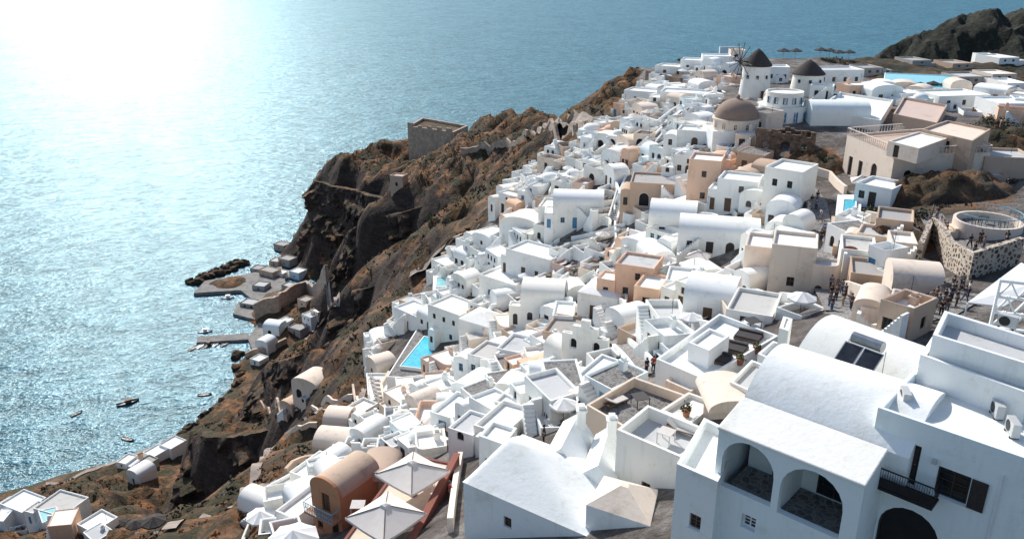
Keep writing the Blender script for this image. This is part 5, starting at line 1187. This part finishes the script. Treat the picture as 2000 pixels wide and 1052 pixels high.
# ------------------------------------------------------------------ fill houses
FILL_A = [(1265,160),(1440,112),(1500,235),(1480,330),(1570,370),(1565,540),(1480,600),(1320,660),(1250,740),(1140,830),(960,860),(840,850),(745,815),(728,690),(840,565),(880,500),(1000,430),(990,362),(1070,310),(1190,240)]
FILL_B = [(1500,205),(1690,170),(1860,185),(1990,190),(1990,260),(1930,235),(1660,250),(1560,240)]
SKIP = [(1435,225,50),(1472,150,40),(1575,150,40),(822,692,62),(795,725,40),(1360,505,40),(1290,375,45),(1128,430,50),(1060,610,35),(1240,560,40),(1400,480,70),(1140,700,35),(745,770,45),(1657,410,35),(1690,350,45),(863,560,25)]
cnt = 0
def try_fill(poly, target, gap, rng, k_=1.0, vaults=True, zmin=20):
    global cnt
    xs = [p[0] for p in poly]; ys = [p[1] for p in poly]; made = 0
    for _ in range(target*40):
        if made >= target: break
        x, y = rng.uniform(min(xs), max(xs)), rng.uniform(min(ys), max(ys))
        if not inpoly(x, y, poly) or any((x-a)**2+(y-b2)**2 < c_*c_ for a, b2, c_ in SKIP): continue
        P = ground(x, y)
        if P.z < zmin: continue
        wd, dp = rng.uniform(2.6, 5.8)*k_, rng.uniform(3.0, 5.0)*k_; rr = (wd+dp)/4
        if any((P.x-a)**2+(P.y-b2)**2 < ((rr+c_)*gap)**2 for a, b2, c_ in FOOT): continue
        gxv = tz(P.x+3, P.y)-tz(P.x-3, P.y); gyv = tz(P.x, P.y+3)-tz(P.x, P.y-3)
        f = Vector((-gxv, -gyv)); f = f.normalized() if f.length > .3 else Vector((-.5, -.8))
        f = (f*.8+Vector((-.45, -.9))*1.0).normalized(); yaw = math.atan2(f.x, -f.y)+rng.uniform(-.4, .4)
        fv = Vector((math.sin(yaw), -math.cos(yaw), 0)); Fp = P+fv*dp/2; z0 = tz(Fp.x, Fp.y); Bp = P-fv*dp/2
        rise_ = min(4, tz(Bp.x, Bp.y)-z0)
        org = Vector((Fp.x, Fp.y, z0-.1)); t = rng.random(); mat = rng.choices(['white', 'cool_shade', 'cream', 'pink', 'peach', 'tan'], [14, 1.0, 2.8, .3, .6, .7])[0]
        if P.x > 22 and rng.random() < .12: mat = rng.choice(['cream', 'peach', 'tan'])
        st = rng.choices(['blue', 'wood', 'dwood', 'sky'], [2, 3, 5, 1])[0]
        col = {'white': 'white', 'cool_shade': 'white', 'cream': 'cream', 'pink': 'rose', 'peach': 'peach', 'tan': 'tan'}[mat]
        sk_ = rng.uniform(-.5, .5); poly_ = [(-wd/2, 0), (wd/2, rng.uniform(-.3, .3)), (wd/2+sk_, dp), (-wd/2+sk_*.6, dp+rng.uniform(-.4, .4))]
        rc = rng.random()
        if rc < .45: poly_ = rounded(poly_, 1, min(1.6, wd*.35, dp*.4))
        if t < .30 or NH[0] >= 298:
            h = max(.9, rise_*.7+.5); r = house(org, yaw, wd, dp, h, 'flat', mat, [], 5, poly=poly_, para=.75, rmat=rng.choice(['floor', 'pave', 'pave', 'wfloor', 'tan', 'weather']), name='terrace', bev=.12)
            auto(r, f'{col} walled terrace', 'terrace', P)
            if rng.random() < .35: outstair(r, wd, h+1, 'white', rng)
            if rng.random() < .8:
                c_ = P.copy(); c_.z = z0-.1+h-.75
                k = rng.random()
                if k < .25:
                    m_ = rng.choice(['canvas', 'wcanvas']); auto(parasol(c_, rng.uniform(1.0, 1.5), 2.3, m_, rz=rng.random()), ('cream' if m_ == 'canvas' else 'white')+' terrace parasol', 'parasol', c_)
                elif k < .6:
                    for q in (-.7, .7):
                        p2 = c_+Vector((math.cos(yaw)*q, math.sin(yaw)*q, 0)); auto(lounger(p2, yaw), 'pale terrace sun lounger', 'sun lounger', p2)
                else:
                    auto(table(c_, yaw, 'wood', .45), 'wooden terrace table', 'table', c_); p2 = c_+Vector((1.0, .2, 0)); potplant(p2, 1.5)
        else:
            h = max(2.4, rise_*.85+1.0)+rng.random()*1.3
            roof = 'flat' if t < .70 or not vaults else ('vaulty' if t < .87 else ('vaultx' if t < .96 else 'dome'))
            if roof != 'flat': h = max(2.1, h-.8)
            spec = rng.choice(['d.3,w.7', 'w.3,d.7', 'd.5', 'a.5,w.2', 'd.25,w.55,w.82', 'v.3,d.7', 'd.3,v.7', 'o.4', 'd.2,d.7'])
            if h > 3.6: spec += rng.choice([',u.3,u.7', ',u.5', ',u.25,u.5,u.75'])
            ops = parse_ops(spec, wd, h, st)
            if rng.random() < .75 and len(poly_) == 4: ops.append((3, dp*.5, .7, h*.35, min(1, h*.3), False, 'W', st))
            if rng.random() < .5 and len(poly_) == 4: ops.append((1, dp*.5, .7, h*.35, min(1, h*.3), False, 'W', st))
            ch = [(rng.uniform(-.25, .1)*wd, dp*.75, rng.uniform(.5, 1.0))] if roof == 'flat' and rng.random() < .4 else []
            pr_ = rng.choice([.1, .12, .25, .4, .7])
            r = house(org, yaw, wd, dp, h, roof, mat, ops, 5, poly=poly_ if roof == 'flat' else None, rmat=None if roof != 'flat' else rng.choice(['wfloor', 'wfloor', 'floor', 'white', 'pave']), chim=ch, rise=None if roof == 'flat' else rng.uniform(.8, 1.4), bev=.15, para=pr_)
            for _k in range(rng.choice([0, 1, 1, 2, 2])): annex(r, wd, dp, h, rng.choice([mat, mat, 'white']), st, rng)
            if rng.random() < .45 and h < 4.8: outstair(r, wd, h, 'white', rng)
            if roof == 'flat' and rng.random() < .15: antenna(r, wd*.2, dp*.6, h-pr_)
            rn = {'flat': 'flat-roofed', 'vaulty': 'front-vaulted', 'vaultx': 'long-vaulted', 'dome': 'domed'}[roof]
            auto(r, f'{col} {rn} house'+(' with chimney' if ch else ''), 'house', P)
        FOOT.append((P.x, P.y, rr)); made += 1; cnt += 1
rg = random.Random(5)
try_fill([(540,1010),(570,960),(640,895),(700,850),(740,830),(840,860),(880,890),(700,890),(600,1010)], 18, .72, rg, .8)
try_fill([(470,1052),(520,1000),(570,950),(570,1052)], 4, .76, rg, .8)
try_fill([(1650,560),(1780,660),(1560,620),(1480,600)], 8, .75, rg, .8, False)
try_fill([(1615,380),(1700,420),(1690,500),(1640,500),(1622,420)], 6, .72, rg, .85, False)
try_fill([(1690,480),(1800,480),(1790,560),(1690,540)], 5, .72, rg, .8, False)
try_fill([(0,1010),(60,985),(200,1035),(210,1060),(0,1060)], 5, .78, rg, .85, False)
try_fill(FILL_B, 22, .8, rg, 1.15)
try_fill(FILL_A, 400, .67, rg, 1.0)
made = 0
for _ in range(700):
    if made >= 50: break
    x, y = rg.uniform(740, 1560), rg.uniform(150, 850)
    if not inpoly(x, y, FILL_A) or (x-822)**2+(y-692)**2 < 62**2: continue
    P = ground(x, y)
    gxv = tz(P.x+3, P.y)-tz(P.x-3, P.y); gyv = tz(P.x, P.y+3)-tz(P.x, P.y-3); t = math.atan2(gxv, -gyv)+rg.uniform(-.5, .5); L = []
    for k in range(6):
        L.append(P.copy()); t += rg.uniform(-.1, .3); P = P+Vector((math.cos(t), math.sin(t), 0))*1.3; P.z = tz(P.x, P.y)
    if any((L[3].x-a)**2+(L[3].y-b2)**2 < 2.2**2 for a, b2, c_ in LANES): continue
    wallrun(None, rg.uniform(.9, 2.2), .3, 'white', None, 3, P=L, phrase='short curved white wall'); made += 1
print('fill', cnt, 'houses', NH[0])

# ------------------------------------------------------------------ parasols, plateau details
for i, px in enumerate((1528,1552,1600,1618,1636,1656)):
    P = W(px, 124-i % 2*2, 120.4); P.z = tz(P.x, P.y); auto(parasol(P, 1.9, 3.0, 'dcanvas'), 'dark parasol beyond the mills', 'parasol', P, 'dark parasols beyond the mills')
for i, px in enumerate((1745,1770,1795,1820,1845,1868)):
    P = ground(px, 180-i % 2*2); auto(parasol(P, 1.4, 2.2, 'dcanvas'), 'dark poolside parasol', 'parasol', P, 'dark parasols beside the long pool')
P = ground(1982,205); tag(parasol(P, 2.6, 2.8, 'canvas', square=True), 'cream square parasol at the upper right edge', 'parasol')
P = ground(1362,530); tag(parasol(P+Vector((0, 0, .3)), 2.0, 2.6, 'canvas', square=True, rz=.3), 'cream square parasol shading the twin vault terrace', 'parasol')
P = ground(1678,380); tag(parasol(P, 1.8, 2.6, 'canvas', square=True, rz=.5), 'cream parasol beneath the mansion facade', 'parasol')
for i, (px, py) in enumerate([(235,1035),(268,1040),(305,1040)]):
    P = ground(px, py); tag(parasol(P, 1.5, 2.4, 'thatch'), ['left', 'middle', 'right'][i]+' thatched parasol on the slope at the bottom left', 'parasol', 'thatched parasols at the bottom left')
for (px, py, r_, h) in [(1910,260,3,2.2),(1950,250,3.2,2.4),(1985,265,3,2.2),(1935,240,2.5,2),(1750,345,2.6,2.4),(1790,340,3,2.6),(1830,350,3,2.2),(1870,360,3,2.2),(1780,370,2.6,2),(1905,375,2.4,1.8),(1690,420,1.2,1.1),(1700,415,1.2,1.2),(1790,430,2.0,1.8),(1770,450,1.8,1.6),(1330,122,2,1.4),(1500,340,1.2,1.0),(1580,300,1.8,1.4),(1600,320,1.8,1.4),(820,885,1.3,1.0),(850,880,1.3,1.0),(1265,300,.9,.9),(1250,325,.9,.9),(870,440,2,2.2),(845,435,2,2),(1800,375,2.5,2),(1850,330,2.5,2),(1190,700,.9,.9),(1010,640,.9,.9),(1120,500,.9,.9),(960,760,.9,.9),(1300,500,.9,.9)]:
    P = ground(px, py); bush(P, r_, h, 'dark green shrub', 300 if r_ > 1.5 else 90, 'leaf' if px > 1690 else RND.choice(['green', 'leaf']))

# ------------------------------------------------------------------ harbour and boats
def quay(px, z, label, cat='quay', name='quay'):
    P = [W(a, b2, z) for a, b2 in px]; c_ = sum(P, Vector())/len(P); poly = [(p.x-c_.x, p.y-c_.y) for p in P]
    o = MB().prism(poly, -4, 0).build(name, M['conc'], loc=c_); tag(o, label, cat)
quay([(378,572),(470,566),(500,590),(560,560),(550,520),(480,535),(400,548)], 1.6, 'wide stone harbour quay')
quay([(384,668),(488,662),(486,650),(386,657)], 1.1, 'stone jetty pointing out from the harbour', 'jetty', 'jetty')
quay([(455,612),(505,625),(520,600),(465,588)], 1.3, 'small quay platform in front of the tavern')
quay([(484,660),(500,700),(560,690),(560,640),(505,630)], 1.4, 'harbour front paving below the boathouse')
def boulder(px, py, r0, i, phrase, grp):
    P = W(px, py, .2); bm = bmesh.new(); bmesh.ops.create_icosphere(bm, subdivisions=2, radius=r0)
    for v_ in bm.verts: v_.co *= 1+.4*noise.noise(v_.co*.7+Vector((i*3, 0, 0)))
    me = bpy.data.meshes.new('boulder'); bm.to_mesh(me); bm.free(); me.materials.append(M['terrain']); o = obj('boulder', me, None, P, i); auto(o, phrase, 'boulder', P, grp)
for i in range(34):
    t = i/33; boulder(372+t*112+RND.uniform(-4, 4), 552-t*42+RND.uniform(-5, 9), RND.uniform(1.2, 2.8), i, 'dark breakwater boulder', 'boulders of the harbour breakwater')
for i in range(30):
    t = i/29; boulder(470+RND.uniform(-10, 8) if t < .4 else 470-(t-.4)*190+RND.uniform(-6, 6), 690+t*165+RND.uniform(-4, 4), RND.uniform(.9, 2.2), 50+i, 'dark shoreline boulder', 'boulders along the shore')
def boat(px, py, L, yaw, hm, label, cabin=False):
    r = empty('boat', W(px, py, 0), rad(yaw)); B = L*.17; n = 9; vs_ = []; fs = []
    for i in range(n):
        t = i/(n-1); x = (t-.5)*L; k = max(.02, (1-abs(2*t-1)**2.6)) if t > .5 else .62+.38*min(1, t*3); sh_ = .75*L*.1+(abs(t-.45)**2)*L*.16
        b2 = B*k
        for y, z in ((-b2, sh_), (-b2*.8, 0), (0, -.3), (b2*.8, 0), (b2, sh_), (b2*.82, sh_), (b2*.6, .22), (-b2*.6, .22), (-b2*.82, sh_)): vs_.append((x, y, z))
    for i in range(n-1):
        for j in range(9): fs.append((9*i+j, 9*i+(j+1) % 9, 9*i+9+(j+1) % 9, 9*i+9+j))
    fs += [tuple(range(9)), tuple(range(9*(n-1), 9*n))]
    mb = MB(); mb.add(vs_, fs); mb.build('hull', M[hm], r, 40)
    for x in (-.2, .08): MB().box(x*L-.14, x*L+.14, -B*.75, B*.75, .4, .46).build('thwart', M['deck'], r)
    if cabin:
        c_ = MB().box(-.1*L, .16*L, -B*.55, B*.55, .3, 1.5).box(-.14*L, .2*L, -B*.65, B*.65, 1.5, 1.58).build('cabin', M['whull' if hm == 'whull' else 'wood'], r); MB().box(.161*L, .163*L, -B*.45, B*.45, .9, 1.35).build('windscreen', M['glass'], c_)
        MB().tube((-.05*L, 0, 1.58), (-.05*L, 0, 3.4), .04).build('mast', M['wood'], r)
    tag(r, label, 'boat')
boat(250,787,7.5,35,'hull','dark fishing boat alone on the water, largest in the bay',True)
boat(150,808,4.5,60,'hull','small dark rowing boat farthest left on the bay')
boat(250,858,5,-20,'hull','dark open boat near the shoreline cottages')
boat(400,771,5,10,'hull','dark open boat close to the rocky shore right of the bay')
for i, (px, py, y) in enumerate([(378,680,70),(392,676,80),(408,674,75),(422,672,85),(440,672,70)]):
    boat(px, py, 5.5, y, 'hull' if i % 2 == 0 else 'whull', ['leftmost moored boat below the jetty, dark', 'second moored boat below the jetty, white', 'middle moored boat below the jetty, dark', 'fourth moored boat below the jetty, white', 'rightmost moored boat below the jetty, dark'][i], i == 2)
boat(400,648,6,15,'whull','white boat tied on the far side of the jetty', True); boat(445,582,6,5,'whull','white boat tied at the wide quay', True)

# ------------------------------------------------------------------ scrub
def scatter(name, mat, N, test, s0, s1, seed, leaf=9):
    rng = random.Random(seed); mb = MB(); made = 0
    for _ in range(N*14):
        if made >= N: break
        x, y = rng.uniform(-170, 100), rng.uniform(50, 440)
        i, j = int((x-GX0)/ST), int((y-GY0)/ST)
        if VM[j, i] > .3 or ZZ[j, i] < 5: continue
        gxx = (ZZ[j, i+1]-ZZ[j, i-1])/4; gyy = (ZZ[j+1, i]-ZZ[j-1, i])/4; sl_ = math.hypot(gxx, gyy)
        nn = noise.noise(Vector((x*.035, y*.035, 5)))
        if not test(sl_, nn, rng): continue
        q_ = proj((x, y, ZZ[j, i]))
        if q_[0] < -20 or q_[0] > 2020 or q_[2] < 40: continue
        s_ = rng.uniform(s0, s1); leafclump(mb, (x, y, tz(x, y)-.15), s_, s_*.8, leaf, s_*.30, rng); made += 1
    tag(mb.build(name, M[mat]), kind='stuff', label={'leaf': 'dark low scrub covering the cliff slopes', 'dry': 'dry ochre grass tufts on the cliff tops'}[mat], cat='scrub' if mat == 'leaf' else 'grass')
scatter('scrub', 'leaf', 5000, lambda s_, nn, r: s_ < 1.3 and nn+r.uniform(-.25, .25) > -.02, .4, 1.3, 3)
scatter('dry_grass', 'dry', 4600, lambda s_, nn, r: s_ < 1.3 and nn+r.uniform(-.25, .25) < .08, .35, .9, 4)

# ------------------------------------------------------------------ people
def skin_mesh(J, E, root, name, extra=None):
    names = list(J); ix = {n: i for i, n in enumerate(names)}
    me = bpy.data.meshes.new(name); me.from_pydata([J[n][:3] for n in names], [(ix[a], ix[b2]) for a, b2 in E], [])
    o = bpy.data.objects.new(name, me); C.objects.link(o)
    md = o.modifiers.new('Skin', 'SKIN'); md.use_smooth_shade = True
    sd = me.skin_vertices[0].data
    for n in names:
        r_ = J[n][3]; sd[ix[n]].radius = (r_, r_); sd[ix[n]].use_root = (n == root)
    ss = o.modifiers.new('Sub', 'SUBSURF'); ss.levels = 1; ss.render_levels = 1
    bpy.context.view_layer.update(); dg = bpy.context.evaluated_depsgraph_get()
    m2 = bpy.data.meshes.new_from_object(o.evaluated_get(dg)); m2.name = name
    bpy.data.objects.remove(o); return m2
def figure(pose):
    st = {'stand': (0, 0), 'walk': (.22, .22), 'lean': (.05, .0)}[pose]; a, sw = st
    J = {'pelvis': (0,0,.95,.12), 'spine': (0,0,1.14,.115), 'chest': (0,-.01,1.34,.135), 'neck': (0,-.01,1.49,.055), 'head': (0,-.03,1.60,.085), 'crown': (0,-.02,1.69,.075), 'nose': (0,-.135,1.60,.014)}
    E = [('pelvis','spine'),('spine','chest'),('chest','neck'),('neck','head'),('head','crown'),('head','nose')]
    for s_, q in ((1, 'L'), (-1, 'R')):
        f = a*s_
        hy = -.26 if pose == 'lean' and s_ > 0 else .03-sw*s_*-.8
        hz_ = 1.2 if pose == 'lean' and s_ > 0 else .87
        J.update({'sh'+q: (.165*s_,0,1.41,.06), 'el'+q: (.225*s_,.04,1.14,.046), 'wr'+q: (.22*s_,hy,hz_+.06,.03), 'ha'+q: (.215*s_,hy-.03,hz_,.034),
            'hip'+q: (.09*s_,0,.88,.085), 'kn'+q: (.1*s_,-f*.8-.03,.49,.06), 'an'+q: (.1*s_,-f*1.4+(.02),.09+(.05 if f < 0 else 0),.042), 'to'+q: (.11*s_,-f*1.4-.15,.04,.034)})
        E += [('chest','sh'+q),('sh'+q,'el'+q),('el'+q,'wr'+q),('wr'+q,'ha'+q),('pelvis','hip'+q),('hip'+q,'kn'+q),('kn'+q,'an'+q),('an'+q,'to'+q)]
        for k in range(4):
            J[f'f{k}'+q] = ((.2+.0)*s_, hy-.06+k*.024, hz_-.085-.012*(k in (1, 2)), .009); E.append(('ha'+q, f'f{k}'+q))
        J['th'+q] = (.18*s_, hy-.075, hz_-.03, .010); E.append(('ha'+q, 'th'+q))
    body = skin_mesh(J, E, 'pelvis', 'body')
    def sub(keys, g, root, name): 
        JJ = {k: (*J[k][:3], J[k][3]+g) for k in keys}; return skin_mesh(JJ, [e for e in E if e[0] in keys and e[1] in keys], root, name)
    top = sub(['pelvis','spine','chest','shL','elL','shR','elR'], .022, 'pelvis', 'top')
    tro = sub(['pelvis','hipL','knL','anL','hipR','knR','anR'], .02, 'pelvis', 'trousers')
    hair = MB().lathe([(.112*math.cos(t), 1.62+.135*math.sin(t)) for t in [rad(-20+k*15) for k in range(7)]]+[(.01, 1.757)], 14, 0, .012).mesh('hair', M['dwood'], 60)
    return body, top, tro, hair
CL = {n: flat(n+' cloth', c_, .9, 0, .12) for n, c_ in {'black': (.015,.015,.017), 'navy': (.02,.03,.07), 'grey': (.14,.14,.15), 'white': (.6,.6,.6), 'red': (.36,.03,.025), 'blue': (.05,.12,.25), 'brown': (.09,.05,.03), 'beige': (.32,.25,.19), 'orange': (.5,.16,.04)}.items()}
M['skin'] = flat('skin', (.42, .25, .17), .6, 0, .06)
FG = {p: figure(p) for p in ('stand', 'walk', 'lean')}
for fg in FG.values():
    for me in fg[:3]: me.materials.clear(); me.materials.append(M['skin'])
def person(P, rz, pose, top, tro, label=None, s_=1.0):
    r = empty('person', P, rz); r.scale = (s_, s_, s_); b_, t_, l_, h_ = FG[pose]
    obj('body', b_, r)
    for n, me, cl in (('top', t_, top), ('trousers', l_, tro)):
        o = obj(n, me, r); o.material_slots[0].link = 'OBJECT'; o.material_slots[0].material = CL[cl]
    obj('hair', h_, r)
    ps = {'stand': 'standing', 'walk': 'walking', 'lean': 'raising a hand'}[pose]
    if label: tag(r, label, 'person')
    else: auto(r, f'{ps} person in {top} top', 'person', P)
    return r
pr = random.Random(9)
def crowd(poly, n, sep=.6):
    xs = [p[0] for p in poly]; ys = [p[1] for p in poly]; got = []
    for _ in range(n*60):
        if len(got) >= n: break
        x, y = pr.uniform(min(xs), max(xs)), pr.uniform(min(ys), max(ys))
        if not inpoly(x, y, poly): continue
        P = ground(x, y)
        if any((P-g).length < sep for g in got): continue
        got.append(P); P2 = P+Vector((0, 0, .12))
        person(P2, pr.uniform(0, 6.28), pr.choice(['stand', 'stand', 'walk', 'lean']), pr.choices(['black', 'navy', 'grey', 'white', 'red', 'blue', 'brown', 'beige', 'orange'], [5, 3, 2.5, 2, .6, 1.2, 2, 1.2, .3])[0], pr.choice(['black', 'navy', 'grey', 'brown', 'blue', 'beige']), None, pr.uniform(.86, .98))
crowd([(1592,530),(1628,528),(1670,610),(1620,612)], 16, .9)
crowd([(1800,600),(1885,560),(1892,590),(1830,625)], 16, .8)
crowd([(1765,625),(1800,605),(1815,635),(1780,648)], 6, .8)
crowd([(1650,605),(1760,618),(1760,640),(1660,628)], 6, 1.4)
crowd([(1580,375),(1600,380),(1612,480),(1592,480)], 10, 1.0)
crowd([(1812,420),(1836,430),(1850,470),(1830,470)], 7, .8)
crowd([(1890,480),(1970,480),(1975,512),(1900,510)], 8, 1.2)
for px, py, t_, l_, lb in ((1275,728,'red','black','person in red top standing beside the long hall roof'),(1262,732,'black','navy','person in black top next to the one in red by the long hall'),(880,978,'red','black','person in red top on the path beside the dull red wall'),(1965,372,'black','black','lone person in black on the tan terrace at right'),(1720,645,'black','black','person in black on the steps below the crowded lane'),(1130,818,'black','navy','person in black beside the ribbed white roof'),(1062,866,'navy','black','person in navy behind the big sloping-roofed house')):
    P = ground(px, py); person(P+Vector((0, 0, .05)), pr.uniform(0, 6), 'stand', t_, l_, lb)
finish_labels()
